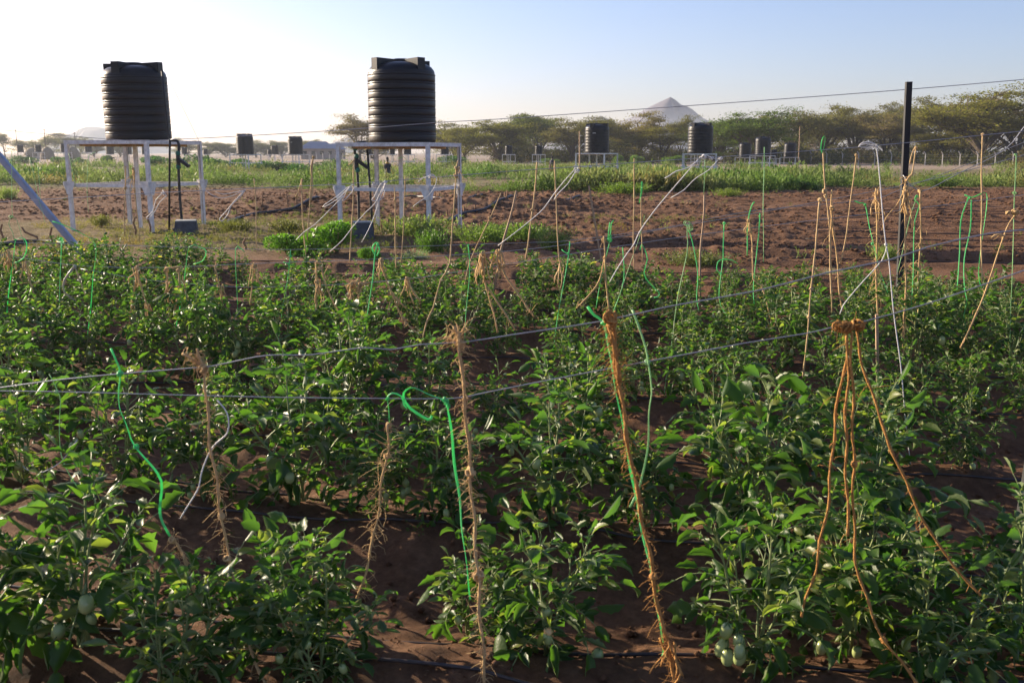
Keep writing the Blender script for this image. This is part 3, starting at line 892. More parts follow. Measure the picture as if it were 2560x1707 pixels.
# gaps the photo shows (photo pixels on the soil)
GAPS = [at_ground(x, y) for x, y in [(1020, 1420), (760, 1420), (1290, 1230), (1700, 1120), (110, 1180), (2440, 1300), (1010, 1010), (1640, 1500), (2440, 1460)]]
FRONT = [(-60, 1690, 1.0), (215, 1650, 1.12), (440, 1800, 0.85), (740, 1700, 0.85), (800, 1760, 0.7), (1180, 1590, 0.72), (1370, 1650, 0.95), (1880, 1690, 0.95), (2120, 1600, 1.0), (2330, 1720, 0.85), (2545, 1600, 0.95)]
FL = ['at the left edge, cut off', 'with pale fruit low at the left', 'whose top leaves rise over the bottom edge at left', 'standing alone before the bare bank left of centre', 'small, at the bottom edge left of centre', 'with one orange-tinted tomato at bottom centre',
      'with round pale fruit, between the two thick front strings', 'between the green front string and the brown bundle', 'under the hanging brown twine bundle', 'at the bottom edge, right of the brown bundle', 'at the right edge beside the black post']
npl = 0
for (px, py, sc), fl in zip(FRONT, FL):
    p = at_ground(px, py)
    tomato_plant(p.x, p.y, PLANTS[npl % 6], sc, npl * 1.7, 'tomato plant in the front row ' + fl, 'tomato plants of the front row', 2, 900 + npl, 3)
    npl += 1
# one fruit that is turning
row_names = ORD
for k in range(1, 9):
    v = ROW0 + ROWS * k
    r = random.Random(50 + k)
    half = v * 0.545 + 0.7
    step = 0.52 if k < 3 else 0.50
    pos = []
    cu = v * math.tan(BETA)       # along-row coordinate of the view axis
    uu = -half - cu - 0.6 + r.uniform(0, 0.3)
    while uu < half:
        x, y = row_uv(uu, v + r.uniform(-0.12, 0.12))
        uu += step * r.uniform(0.8, 1.25)
        # keep what the camera can see
        tpx = 1280 + FPX * x / (y * math.cos(PITCH))
        if tpx < -160 or tpx > 2720: continue
        if any((x - q.x) ** 2 + ((y - q.y) * 0.8) ** 2 < 0.36 ** 2 for q in GAPS): continue
        if k > 1 and r.random() < 0.06: continue
        sc_ = r.uniform(0.66, 1.22) * (1.0 if k < 5 else (0.92 if k < 7 else 0.82))
        q = Vector((x, y, hz(x, y) + 0.62 * sc_ - CAM_H)); c_, s_ = math.cos(PITCH), math.sin(PITCH)
        tpy = 853.5 - FPX * (q.y * s_ + q.z * c_) / (q.y * c_ - q.z * s_)
        if tpy < np.interp(tpx, [0, 600, 660, 980, 1300, 1450, 2000, 2560], [596, 600, 640, 645, 640, 650, 655, 672]): continue
        pos.append((x, y, sc_))
    pos.sort()
    for i, (x, y, sc_) in enumerate(pos):
        if k < 3:
            lab = 'tomato plant in the %s row from the front, %s from the left edge' % (ORD[k], ORD[i] if i < 20 else 'last')
        elif k < 8:
            lab = 'bushy tomato plant packed into the %s row from the front' % ORD[k]
        else:
            lab = 'bushy tomato plant in the short back row on the left, before the stands'
        tomato_plant(x, y, (PLANTS if k < 2 else PLANTS_B)[r.randrange(6)], sc_, r.uniform(0, 6.28), lab, 'tomato plants of the %s row' % ORD[k],
                     2 if k == 1 else (1 if k < 6 else 0), 1000 * k + i, [0, 3, 2, 2, 1, 1, 1, 0, 0, 0][k])

# drip hoses on the beds
for k in range(0, 10):
    v = ROW0 + ROWS * k
    for q, dv in enumerate((-0.13, 0.22)):
        if k > 5 and q: continue
        half = v * 0.6 + 1.2
        ground_line('drip_hose', [row_uv(u, v + dv + 0.04 * math.sin(u * 1.3 + k * 2 + q)) for u in np.arange(-half - v * 0.25, half, 0.5)], 0.0085, M['drip'],
                    'thin dark drip hose along the %s side of the %s tomato bed from the front' % ('near' if q == 0 else 'far', ORD[k]), 'hose', 'drip hoses on the tomato beds', lift=0.002, seed=k)
# loose clods on the beds
cr = np.random.RandomState(8)
N = 5200
cy_ = 3.0 + (cr.rand(N) ** 1.6) * 14
cx_ = (cr.rand(N) - 0.5) * 1.16 * (cy_ + 0.5)
ico = np.array([(0, 0, 1), (0.9, 0, 0.3), (0.3, 0.85, 0.3), (-0.75, 0.5, 0.25), (-0.7, -0.55, 0.3), (0.3, -0.85, 0.35), (0, 0, -0.6)])
icf = np.array([(0, 1, 2), (0, 2, 3), (0, 3, 4), (0, 4, 5), (0, 5, 1), (6, 2, 1), (6, 3, 2), (6, 4, 3), (6, 5, 4), (6, 1, 5)])
sz = 0.006 + 0.022 * cr.rand(N) ** 3
a_ = cr.rand(N) * 6.28
jx = ico[None, :, :] * (1 + 0.35 * (cr.rand(N, 7, 3) - 0.5)) * sz[:, None, None]
rx = jx[..., 0] * np.cos(a_)[:, None] - jx[..., 1] * np.sin(a_)[:, None]; ry = jx[..., 0] * np.sin(a_)[:, None] + jx[..., 1] * np.cos(a_)[:, None]
Vc = np.stack([rx + cx_[:, None], ry + cy_[:, None], jx[..., 2] + (height(cx_, cy_) + sz * 0.3)[:, None]], -1).reshape(-1, 3)
Fc = (icf[None] + (np.arange(N) * 7)[:, None, None]).reshape(-1, 3)
N2 = 30000
cy2 = 18.5 + (cr.rand(N2) ** 1.3) * 44; cx2 = (cr.rand(N2) - 0.5) * 1.12 * (cy2 + 1)
sz2 = (0.018 + 0.055 * cr.rand(N2) ** 2.5) * (0.6 + 0.6 * sstep(20, 40, cy2)) * (0.6 + 0.8 * np.clip(vnoise(cx2 * 0.3, cy2 * 0.5, 50) + 0.5, 0, 1))
kp = (vnoise(cx2 * 0.25, cy2 * 0.6, 51) > -0.22) & ~((cx2 < -1) & (cy2 < 31)); cx2, cy2, sz2 = cx2[kp], cy2[kp], sz2[kp]; N2 = len(cx2)
j2 = ico[None] * np.array([1.5, 1.0, 0.75]) * (1 + 0.6 * (cr.rand(N2, 7, 3) - 0.5)) * sz2[:, None, None]
V2_ = np.stack([j2[..., 0] + cx2[:, None], j2[..., 1] + cy2[:, None], j2[..., 2] + (height(cx2, cy2) + sz2 * 0.2)[:, None]], -1).reshape(-1, 3)
F2_ = (icf[None] + (np.arange(N2) * 7)[:, None, None]).reshape(-1, 3)
tag(link('plough_clods', mesh_np('plough_clods', V2_, F2_, M['soil'])), 'broken clods of red-brown soil over the ploughed plot', 'soil', kind='stuff')
tag(link('soil_clods', mesh_np('soil_clods', Vc, Fc, M['soil'])), 'loose brown clods of soil on the tomato beds', 'soil', kind='stuff')

# ------------------------------------------------------------------ trellis wires
def wire(label, v, pts, r=0.003, group='trellis wires'):
    P = smooth_path([at_row(x, y, v) for x, y in pts], 0.10)
    o = P[0].copy()
    g = G(); g.tube([p - o for p in P], r, 5)
    ob = g.obj('wire', M['wire'], smooth=True); ob.location = o
    return tag(ob, label, 'wire', group)
V1, V2, V3 = 3.25, 3.55, 6.6
wire('slack wire over the front row, rising from the left edge to the right', V1, [(-60, 978), (0, 969), (140, 950), (292, 935), (476, 920), (536, 914), (640, 892), (700, 887), (778, 887), (906, 869), (977, 874), (1053, 861), (1160, 855), (1280, 837), (1510, 802), (1678, 765), (1892, 727), (2068, 682), (2227, 649), (2319, 618), (2472, 584), (2600, 572)], 0.0025)
wire('second wire from the front, kinked upward at the green loop', V2, [(-60, 976), (0, 977), (150, 979), (400, 986), (700, 993), (971, 996), (1130, 996), (1200, 984), (1340, 956), (1546, 917), (1739, 881), (1860, 858), (2013, 834), (2074, 820), (2166, 802), (2319, 759), (2472, 707), (2620, 655)], 0.0024)
wire('wire with white cords, crossing both large tank stands at rail height', V3, [(-60, 508), (0, 505), (199, 494), (414, 481), (640, 471), (846, 461), (1060, 446), (1280, 428), (1400, 420), (1700, 399), (1900, 386), (2193, 364), (2620, 322)], 0.0025)
wire('high thin wire passing in front of the middle tank to the black post', 16.75, [(426, 349), (560, 343), (846, 326), (1092, 307), (1280, 296), (1900, 252), (2270, 224), (2620, 194)], 0.006)
wire('thin wire sloping down to the left large tank from the left edge', 16.75, [(-60, 318), (0, 325), (133, 337), (330, 352), (426, 349)], 0.005)
wire('wire across the back rows, level with the foot of the large stands', 12.6, [(-60, 604), (149, 609), (387, 616), (700, 624), (1000, 617), (1340, 606), (1400, 604), (1630, 575), (1880, 528), (2166, 500), (2262, 470), (2510, 376), (2620, 330)], 0.0035)
wire('slack middle wire carrying the brown twine clumps', 11.1, [(-60, 628), (60, 646), (202, 664), (387, 669), (640, 659), (915, 649), (1130, 638), (1340, 621), (1560, 590), (1700, 565), (1880, 535), (2300, 455), (2620, 372)], 0.0035)
wire('lower middle wire through the leaf tops, left to right', 9.6, [(202, 672), (357, 698), (506, 712), (640, 718), (866, 710), (1038, 695), (1130, 682), (1340, 649), (1640, 602), (1960, 560), (2300, 520), (2620, 480)], 0.003)
wire('bright wire from the black post rising to the right edge', 12.0, [(2258, 438), (2300, 479), (2400, 432), (2510, 376), (2560, 318), (2600, 272)], 0.005)
wire('faint guy wire left of the left large tank', 26.3, [(243, 205), (215, 270), (190, 345)], 0.006)
wire('faint guy wire right of the left large tank', 26.3, [(420, 195), (462, 280), (500, 358)], 0.006)

# ------------------------------------------------------------------ strings and tapes
sr = random.Random(77)
def fibres(g, P, r, n, ln, rnd):
    for _ in range(n):
        i = rnd.randrange(len(P) - 1)
        p = P[i].lerp(P[i + 1], rnd.random())
        d = Vector((rnd.gauss(0, 1), rnd.gauss(0, 0.6), rnd.gauss(-0.2, 1))).normalized()
        L_ = ln * rnd.uniform(0.3, 1.4)
        c = Vector((rnd.gauss(0, .5), rnd.gauss(0, .5), rnd.gauss(-0.4, .5)))
        q = [p, p + d * L_ * 0.4, p + d * L_ * 0.75 + c * L_ * 0.25, p + d * L_ * 0.9 + c * L_ * 0.6]
        g.tube(q, [r, r * 0.9, r * 0.8, r * 0.5], 3, cap=False)
def knot(g, p, size, r, rnd, n=4, flat=1.0):
    for k in range(n):
        ax = Vector((rnd.gauss(0, 1), rnd.gauss(0, 1), rnd.gauss(0, 1))).normalized(); b = ax.orthogonal().normalized(); c = ax.cross(b)
        R = size * rnd.uniform(0.5, 1.0)
        ring = [p + b * R * math.cos(t) + c * R * math.sin(t) + ax * rnd.uniform(-.2, .2) * R for t in np.linspace(0, 5.6, 10)]
        g.tube(ring, r, 5, flat=flat)
def tails(g, p, n, ln, r, rnd, width=0.03):
    for k in range(n):
        a = p + Vector((rnd.uniform(-width, width), rnd.uniform(-width, width), rnd.uniform(-0.01, 0.01)))
        L_ = ln * rnd.uniform(0.4, 1.1); dx = rnd.gauss(0, 0.25) * L_; dy = rnd.gauss(0, 0.2) * L_
        q = smooth_path([a, a + Vector((dx * 0.3, dy * 0.3, -L_ * 0.35)), a + Vector((dx * 0.9 + rnd.uniform(-.02, .02), dy, -L_ * 0.7)), a + Vector((dx, dy, -L_))], 0.03)
        g.tube(q, r * rnd.uniform(0.9, 1.5), 4)

KIND = {'J': ('jute_twine', 'jute', 0.006, 1.0), 'B': ('jute_twine', 'rust_jute', 0.0085, 1.0), 'S': ('pale_twine', 'straw', 0.0055, 1.0), 'G': ('green_tape', 'tape', 0.0080, 0.34),
        'P': ('green_tape', 'pale_tape', 0.0055, 0.6), 'W': ('white_string', 'cord', 0.006, 1.0), 'N': ('white_thread', 'cord', 0.0032, 1.0), 'T': ('grey_tape', 'grey_tape', 0.011, 0.25)}
def string(kind, v, label, *lines, r=None, fz=0, fl=0.05, kn=None, tl=None, cat=None, jit=0.004):
    """one hanging string; lines = strands in photo pixels, all in the upright plane of the row"""
    name, mk_, r0, flat = KIND[kind]
    r = r or r0
    if kind in 'JB' and v < 5: r *= 0.55
    if kind in 'GPW': r *= (0.7 if v > 5 else 0.62) if kind != 'W' else 0.55
    rnd = random.Random(label)
    g = G(); o = None
    nq = sum(len(smooth_path([at_row(x, y, v) for x, y in ln], 0.022 if v < 5 else 0.06)) for ln in lines)
    for ln in lines:
        P = smooth_path([at_row(x, y, v) for x, y in ln], 0.022 if v < 5 else 0.06)
        if o is None: o = P[-1].copy()
        off = [rnd.uniform(0, 6) for _ in range(4)]
        if kind in 'JB': jit = 0.007
        Q = []
        for i, p in enumerate(P):
            s_ = i * 0.35
            Q.append(p - o + Vector((jit * math.sin(s_ * 1.7 + off[0]) * 0.6, 2.5 * jit * math.sin(s_ * 0.45 + off[1]), 0)))
        if kind in 'JBS':
            R = [r * (1 + 0.28 * math.sin(i * 1.9 + off[2]) * rnd.uniform(0.4, 1) + (0.3 if rnd.random() < 0.08 else 0)) for i in range(len(Q))]
            g.tube(Q, R, 6, jit=0.12, rng=rnd)
            if v < 5:      # a second ply wound round it
                g.tube([q + Vector((math.cos(i * 0.8) * r * 0.6, math.sin(i * 0.8) * r * 0.6, 0)) for i, q in enumerate(Q)], [x * 0.62 for x in R], 5)
        else:
            g.tube(Q, r, 6 if flat > 0.9 else 8, flat=flat, twist=0.10 if flat < 0.9 else 0.0)
        if fz: fibres(g, Q, 0.0012 if v < 5 else 0.0026, max(3, int((1.1 if v < 5 else 1.3) * fz * len(Q) / nq)), fl, rnd)
    if kn:
        for (x, y, size) in kn: knot(g, at_row(x, y, v) - o, size * (1.0 if v < 5 else (0.6 if kind in 'GPW' else 0.65)), r * 0.85, rnd, 5 if kind in 'JBS' else 3, flat)
    if tl:
        for (x, y, n, L_) in tl: tails(g, at_row(x, y, v) - o, n, L_, r * 0.55, rnd)
    ob = g.obj(name, M[mk_], smooth=True); ob.location = o
    c = cat or ('tape' if kind in 'GPT' else 'string')
    return tag(ob, label, c, {'J': 'jute strings', 'B': 'jute strings', 'S': 'pale strings', 'G': 'green tapes', 'P': 'green tapes', 'W': 'white cords', 'N': 'white threads', 'T': 'grey tapes'}[kind])

# --- nearest strings
string('G', V1, 'green tape tied to the front wire at left, ending in a brown string', [(274, 872), (288, 900), (301, 933), (295, 973), (297, 1019), (318, 1062), (340, 1114), (395, 1181), (407, 1218), (402, 1290), (423, 1340)], r=0.0085, kn=[(300, 934, 0.012), (341, 1116, 0.010)])
string('J', V1, 'frayed brown string continuing below the left green tape', [(426, 1341), (447, 1383), (477, 1457), (506, 1538), (530, 1597), (554, 1672), (575, 1740)], r=0.0085, fz=170, kn=[(430, 1350, 0.012)])
string('J', V1, 'thick jute string with a splayed brush end, left of centre at front', [(510, 915), (517, 991), (526, 1083), (539, 1172), (551, 1280), (566, 1386), (584, 1454), (602, 1526), (620, 1585), (640, 1657), (672, 1710), (700, 1770)], [(508, 921), (490, 905), (470, 893), (453, 887)], [(508, 921), (500, 892), (495, 872)], r=0.0085, fz=300, tl=None, kn=[(509, 922, 0.016), (553, 1290, 0.018), (568, 1395, 0.014), (620, 1587, 0.014)])
string('J', V2, 'thin jute string below a short green tape, left of centre', [(972, 1056), (972, 1111), (964, 1154), (952, 1222), (943, 1286), (934, 1338), (912, 1434), (895, 1490), (879, 1535)], r=0.0072, fz=150, fl=0.06, kn=[(972, 1062, 0.012), (968, 1140, 0.012)])
string('G', V2, 'short curling green tape hung on the second wire left of the big loop', [(1018, 1020), (1009, 1010), (1004, 989), (983, 981), (971, 990), (969, 997), (971, 1025), (972, 1058)], r=0.0055, kn=[(969, 997, 0.010)])
string('G', V2, 'bright green tape with a big open loop at centre front', [(1078, 1041), (1068, 1049), (1026, 1020), (1010, 992), (1015, 974), (1035, 968), (1068, 983), (1114, 1001), (1122, 1029), (1130, 1099), (1145, 1222), (1157, 1338), (1166, 1417), (1177, 1496)], r=0.0085, kn=[(1113, 1001, 0.014), (1119, 1012, 0.012)])
string('J', V1, 'thickest jute string, frayed at the front wire, at centre', [(1150, 830), (1150, 857), (1157, 958), (1166, 1041), (1173, 1154), (1180, 1255), (1189, 1359), (1195, 1434), (1201, 1538), (1210, 1657), (1214, 1740)], [(1150, 857), (1140, 835), (1136, 815)], [(1150, 857), (1156, 838), (1163, 820)], [(1150, 857), (1130, 852), (1108, 846)], r=0.0095, fz=420, fl=0.045, kn=[(1151, 858, 0.018), (1176, 1180, 0.018), (1196, 1438, 0.020)])
string('G', V1, 'taut green tape running down beside the rust-brown string', [(1470, 767), (1488, 789), (1510, 807), (1519, 862), (1534, 936), (1546, 1009), (1555, 1061), (1568, 1123), (1585, 1220), (1612, 1353), (1630, 1448), (1648, 1553), (1660, 1636)], r=0.008, kn=[(1510, 806, 0.012), (1660, 1636, 0.010)])
string('B', V1 - 0.04, 'thick rust-brown string right of centre, tied to the front wire', [(1525, 789), (1534, 832), (1540, 893), (1549, 970), (1558, 1028), (1568, 1092), (1580, 1168), (1594, 1240), (1615, 1344), (1633, 1434), (1645, 1508), (1660, 1582), (1681, 1657), (1690, 1740)], r=0.0105, fz=360, fl=0.04, kn=[(1525, 792, 0.024), (1529, 803, 0.020), (1634, 1440, 0.012)], tl=[(1668, 1600, 9, 0.16)])
string('B', V1 - 0.03, 'short doubled rust-brown strand hanging at the front knot', [(1527, 800), (1540, 850), (1545, 900), (1546, 950)], [(1522, 800), (1532, 850), (1538, 905), (1545, 955)], r=0.010, fz=90, fl=0.05)
string('P', V2, 'wavy green tape on the second wire right of the rust-brown string', [(1580, 774), (1598, 816), (1614, 868), (1618, 905), (1626, 954), (1629, 985), (1621, 1046), (1618, 1138), (1601, 1211), (1575, 1270)], r=0.007, kn=[(1618, 905, 0.010)])
string('B', V2, 'brown twine bundle with many strands knotted on the second wire at right', [(2123, 835), (2123, 882), (2111, 931), (2099, 999), (2087, 1060), (2077, 1143), (2068, 1240), (2053, 1334), (2037, 1438), (2006, 1547)], [(2120, 835), (2118, 889), (2114, 974), (2111, 1051), (2114, 1143), (2120, 1237), (2126, 1344)], [(2128, 830), (2127, 889), (2128, 974), (2129, 1051), (2134, 1158), (2137, 1240), (2144, 1412), (2173, 1516), (2209, 1600), (2256, 1657), (2300, 1715)],
       [(2142, 825), (2154, 882), (2163, 919), (2181, 974), (2197, 1035), (2218, 1091), (2236, 1146), (2261, 1204), (2285, 1255), (2329, 1339), (2386, 1412), (2454, 1493)], [(2078, 820), (2077, 809), (2086, 804), (2100, 808), (2117, 820), (2140, 816), (2165, 806)], [(2095, 822), (2125, 812), (2155, 822)], r=0.0078, fz=150, fl=0.04,
       kn=[(2100, 816, 0.022), (2115, 818, 0.026), (2130, 815, 0.024), (2148, 812, 0.020), (2136, 1160, 0.014), (2209, 1600, 0.014)])
string('P', V2, 'thin green string at the far left, tied to the second wire', [(119, 936), (141, 979), (150, 1004), (147, 1065), (148, 1108), (159, 1150), (196, 1215), (233, 1245)], r=0.004, kn=[(141, 979, 0.010)])
string('N', 5.0, 'loose white thread curving over bare soil at the far left', [(54, 1166), (73, 1178), (107, 1181), (153, 1154), (174, 1123), (191, 1100)])
string('N', V2, 'thin white thread crossing behind the brush-ended jute string', [(545, 997), (569, 1031), (568, 1080), (533, 1117), (502, 1181), (490, 1230), (450, 1297)])
string('W', V3, 'long white cord with curled top falling down the right side', [(2147, 368), (2155, 358), (2175, 356), (2190, 364), (2170, 370), (2150, 366), (2166, 360), (2189, 366), (2193, 380), (2204, 487), (2214, 609), (2220, 647), (2233, 774), (2249, 906), (2261, 1019), (2270, 1097), (2281, 1204)], r=0.0065, kn=[(2191, 366, 0.012), (2215, 612, 0.02)])
string('W', V3, 'white cord slanting left from the long white cord at right', [(2216, 615), (2205, 650), (2160, 700), (2120, 745), (2105, 765), (2098, 785)], r=0.0055)
string('P', 8.1, 'long pale green string with coiled top right of centre', [(1719, 560), (1718, 591), (1717, 631), (1693, 750), (1675, 881), (1658, 1004)], r=0.0055, kn=[(1719, 560, 0.06), (1725, 570, 0.05)])
string('G', 8.1, 'short green strand beside the coiled pale green string', [(1722, 575), (1730, 598), (1744, 681), (1742, 744), (1748, 777)], r=0.006)
string('S', 8.1, 'long straw-coloured string left of the brown bundle', [(2051, 502), (2044, 571), (2028, 724), (2022, 790), (2010, 912), (2001, 1028)], r=0.0062, kn=[(2051, 500, 0.03), (2028, 722, 0.02), (2022, 792, 0.02)])

# --- white cords on the high wire
string('W', V3, 'looped white cord hanging before the left stand leg', [(408, 481), (388, 501), (381, 528), (366, 544), (370, 548), (385, 530), (398, 505), (415, 490), (408, 481)], r=0.005, kn=[(408, 482, 0.03)])
string('W', V3, 'white cord hanging in a long loop right of the left stand', [(613, 475), (584, 504), (564, 528), (547, 548), (556, 552), (570, 535), (577, 514), (600, 492), (613, 475)], r=0.005)
string('W', V3, 'two loose white ends blown left of the long white loop', [(613, 475), (580, 490), (547, 495), (517, 478)], [(613, 476), (590, 480), (560, 486), (540, 480)], r=0.004)
string('W', V3, 'white cord looped over the left edge of the middle stand', [(881, 461), (862, 480), (840, 500), (810, 518), (812, 512), (845, 490), (868, 470), (885, 462), (880, 480), (862, 500), (858, 502), (866, 480), (881, 461)], r=0.0048)
string('W', V3, 'long white cord reaching down left from the middle stand', [(862, 488), (830, 520), (790, 560), (760, 580), (740, 600)], r=0.0048)
string('W', V3, 'white cord with a triangular loop before the middle stand', [(964, 454), (950, 462), (938, 490), (930, 500), (945, 503), (958, 490), (964, 454), (940, 505), (917, 529), (881, 568), (856, 600), (824, 629)], r=0.0052, kn=[(964, 455, 0.025)])
string('W', V3, 'straight white cord falling from the knot before the middle stand', [(967, 454), (952, 490), (935, 540), (920, 575), (904, 606)], r=0.0052)
string('W', V3, 'curled white cord tied at the right leg of the middle stand', [(1045, 455), (1060, 444), (1088, 440), (1092, 450), (1086, 468), (1070, 490), (1050, 503), (1033, 517)], [(1062, 446), (1080, 436), (1090, 442)], r=0.005, kn=[(1075, 442, 0.02)])
string('W', V3, 'long white double cord slanting down left at centre', [(1439, 422), (1410, 455), (1386, 485), (1360, 520), (1333, 545), (1290, 580), (1246, 614)], [(1441, 424), (1420, 460), (1398, 482), (1385, 500)], r=0.0055, kn=[(1442, 426, 0.04)])
string('W', V3, 'longest white cord slanting down from the stand below the pointed hill', [(1747, 396), (1710, 440), (1664, 495), (1631, 535), (1598, 581), (1585, 610), (1568, 634), (1541, 677), (1525, 705)], [(1748, 395), (1765, 388), (1785, 397), (1802, 396)], r=0.0058, kn=[(1760, 393, 0.03), (1780, 396, 0.03)])
string('W', V3, 'wavy white cord right of the longest slanting cord', [(1797, 399), (1774, 425), (1750, 440), (1730, 455), (1710, 475), (1677, 495)], r=0.0052, kn=[(1802, 396, 0.02)])
string('N', V3, 'thin white cord arching left towards the sack', [(1747, 400), (1720, 420), (1690, 428), (1672, 440), (1662, 446)], r=0.0038)

# --- right-hand strings
R_ = 9.6
string('G', R_, 'green bow of tape on top of a tan string at right', [(2057, 384), (2052, 372), (2054, 350), (2060, 340), (2062, 352), (2057, 378)], r=0.006)
string('S', R_, 'tan string below the green bow with a knot midway', [(2057, 380), (2063, 468), (2067, 506), (2074, 590), (2076, 686), (2080, 780)], r=0.007, kn=[(2062, 478, 0.035), (2064, 490, 0.025)])
string('P', R_, 'thin straight green string left of the green bow', [(1911, 368), (1909, 440), (1908, 494), (1908, 655)], r=0.006)
string('G', R_, 'bright green tape bunched low left of the green bow', [(1900, 533), (1898, 560), (1890, 640), (1883, 724), (1885, 760)], [(1888, 505), (1880, 515), (1870, 560), (1868, 640)], r=0.0075, kn=[(1900, 540, 0.02)])
string('S', R_, 'slanting tan string left of the black post', [(2141, 387), (2128, 502), (2116, 590), (2101, 659)], [(2141, 387), (2148, 400)], r=0.006, kn=[(2141, 388, 0.02)])
string('J', R_, 'doubled brown string with a knot left of the long white cord', [(2080, 475), (2080, 517), (2086, 590), (2096, 667), (2102, 744), (2110, 780)], [(2080, 517), (2078, 590), (2076, 690)], r=0.0075, kn=[(2080, 520, 0.03)], fz=20, fl=0.08)
string('G', R_, 'green tape bent like a hook left of the black post', [(2136, 502), (2150, 508), (2162, 512), (2172, 563), (2186, 621), (2200, 682), (2221, 738)], r=0.0075, kn=[(2163, 512, 0.02), (2180, 610, 0.02)])
string('J', R_, 'frayed jute string left of the black post', [(2193, 471), (2193, 571), (2191, 747), (2192, 790)], r=0.008, fz=70, fl=0.09, tl=[(2193, 478, 6, 0.25)])
string('J', 9.4, 'thick frayed jute bundle tied against the black post', [(2285, 433), (2266, 456), (2262, 494), (2262, 600), (2262, 724), (2258, 897)], r=0.0085, fz=70, fl=0.10, kn=[(2264, 470, 0.03), (2263, 500, 0.03)], tl=[(2264, 475, 10, 0.35)])
string('G', R_, 'green tape right of the black post, wound on a white wire', [(2292, 487), (2286, 500), (2298, 514), (2287, 552), (2285, 647), (2282, 713), (2278, 780)], r=0.0065, kn=[(2292, 492, 0.02)])
string('P', R_, 'thin green string slanting down behind the black post', [(2292, 490), (2275, 540), (2258, 620), (2243, 680)], r=0.005)
string('J', R_, 'straight jute string right of the black post', [(2300, 475), (2300, 609), (2296, 747), (2296, 875)], r=0.0072, fz=30, fl=0.07, kn=[(2300, 478, 0.025), (2300, 612, 0.02)])
string('S', R_, 'straw string hanging from the post wire with a tuft on top', [(2290, 368), (2283, 420), (2279, 440)], [(2285, 372), (2280, 385), (2275, 410)], r=0.006, kn=[(2290, 370, 0.02)])
string('S', R_, 'long tan string near the right edge, tied to the high wire', [(2457, 336), (2455, 494), (2453, 705)], r=0.0062, kn=[(2457, 337, 0.02)])
string('G', R_, 'green tape with three legs hanging near the right edge', [(2411, 487), (2430, 494), (2450, 486), (2468, 483), (2468, 517), (2457, 590), (2447, 686), (2455, 720)], [(2423, 494), (2403, 552), (2400, 640), (2392, 724)], [(2430, 500), (2426, 571), (2411, 647), (2411, 725), (2416, 750), (2408, 787), (2414, 823)], r=0.0075, kn=[(2424, 494, 0.02), (2412, 722, 0.02)])
string('P', R_, 'green string with a knot halfway, at the right edge', [(2539, 385), (2537, 483), (2534, 590), (2532, 705), (2527, 774), (2524, 943)], r=0.006, kn=[(2537, 483, 0.03), (2539, 387, 0.02)])
string('J', 8.6, 'slanting tan twine with looped top at the right edge', [(2549, 529), (2526, 556), (2511, 594), (2472, 701), (2426, 814), (2399, 869)], [(2511, 590), (2490, 586), (2475, 594)], r=0.0068, kn=[(2538, 530, 0.04), (2520, 532, 0.03)], fz=15)

# --- middle strings
Q_ = 9.6
string('S', Q_, 'straight tan string left of the person in mustard', [(1343, 405), (1333, 515), (1314, 648)], r=0.007, kn=[(1330, 525, 0.02)])
string('S', Q_, 'tan string right of the person in mustard, ending in roots', [(1387, 402), (1392, 548), (1399, 657), (1405, 690), (1402, 720)], r=0.006, tl=[(1402, 660, 5, 0.2)])
string('S', Q_, 'thin tan string with a green tip left of the goat', [(1586, 396), (1585, 498), (1584, 674)], r=0.005)
string('G', Q_, 'narrow green loop hanging below the goat', [(1598, 508), (1602, 480), (1603, 455), (1607, 460), (1604, 492)], r=0.005)
string('S', Q_, 'thin tan string below the narrow green loop', [(1603, 492), (1606, 657)], r=0.005)
string('G', Q_, 'green knot of tape over tangled jute right of centre', [(1534, 551), (1528, 560), (1526, 598), (1513, 650), (1498, 717), (1490, 770)], [(1524, 556), (1520, 600)], r=0.007, kn=[(1524, 600, 0.04), (1526, 590, 0.03)])
string('J', Q_, 'tangled jute strands under the green knot right of centre', [(1508, 591), (1512, 636), (1516, 713), (1522, 780)], [(1512, 640), (1500, 700), (1470, 740), (1440, 770)], r=0.0075, fz=40, fl=0.10, kn=[(1510, 600, 0.03), (1512, 645, 0.03)])
string('G', 8.1, 'green tape with a sideways flag, left of the green knot', [(1425, 604), (1422, 636), (1402, 744), (1381, 884)], [(1404, 624), (1418, 634), (1430, 636)], r=0.006, kn=[(1420, 634, 0.02)])
string('G', Q_, 'short green tape standing out of the leaves right of the green knot', [(1556, 618), (1560, 682), (1555, 722), (1531, 786)], r=0.0065)
string('G', Q_, 'green tape curling into a hook over the leaves', [(1600, 625), (1603, 612), (1610, 620), (1619, 648), (1611, 682), (1623, 707), (1647, 731), (1645, 742), (1635, 744)], r=0.006)
string('P', Q_, 'slanting pale green string left of the longest white cord', [(1612, 540), (1600, 590), (1575, 660), (1545, 750)], r=0.004)
string('G', Q_, 'green tape with a round loop left of the bunched green tape', [(1810, 555), (1808, 648), (1806, 652), (1797, 744), (1819, 793), (1837, 814), (1840, 851)], [(1806, 648), (1795, 655), (1792, 675), (1802, 685)], [(1808, 648), (1830, 650), (1845, 660)], r=0.0065, kn=[(1811, 558, 0.025), (1808, 650, 0.02), (1802, 684, 0.02)])
string('J', Q_, 'frayed jute tuft with a long tail left of the green bow', [(1873, 548), (1878, 598), (1883, 697), (1904, 713), (1920, 774), (1938, 851)], r=0.006, fz=25, fl=0.12, tl=[(1873, 555, 5, 0.16)], kn=[(1873, 552, 0.03)])
string('P', Q_, 'thin green thread above the leaning stick right of centre', [(1762, 400), (1762, 432), (1760, 488)], r=0.004)
string('S', Q_, 'straight tan string before the middle stand, left of centre leg', [(987, 468), (989, 600), (990, 670)], r=0.006, kn=[(988, 500, 0.02)], fz=10)
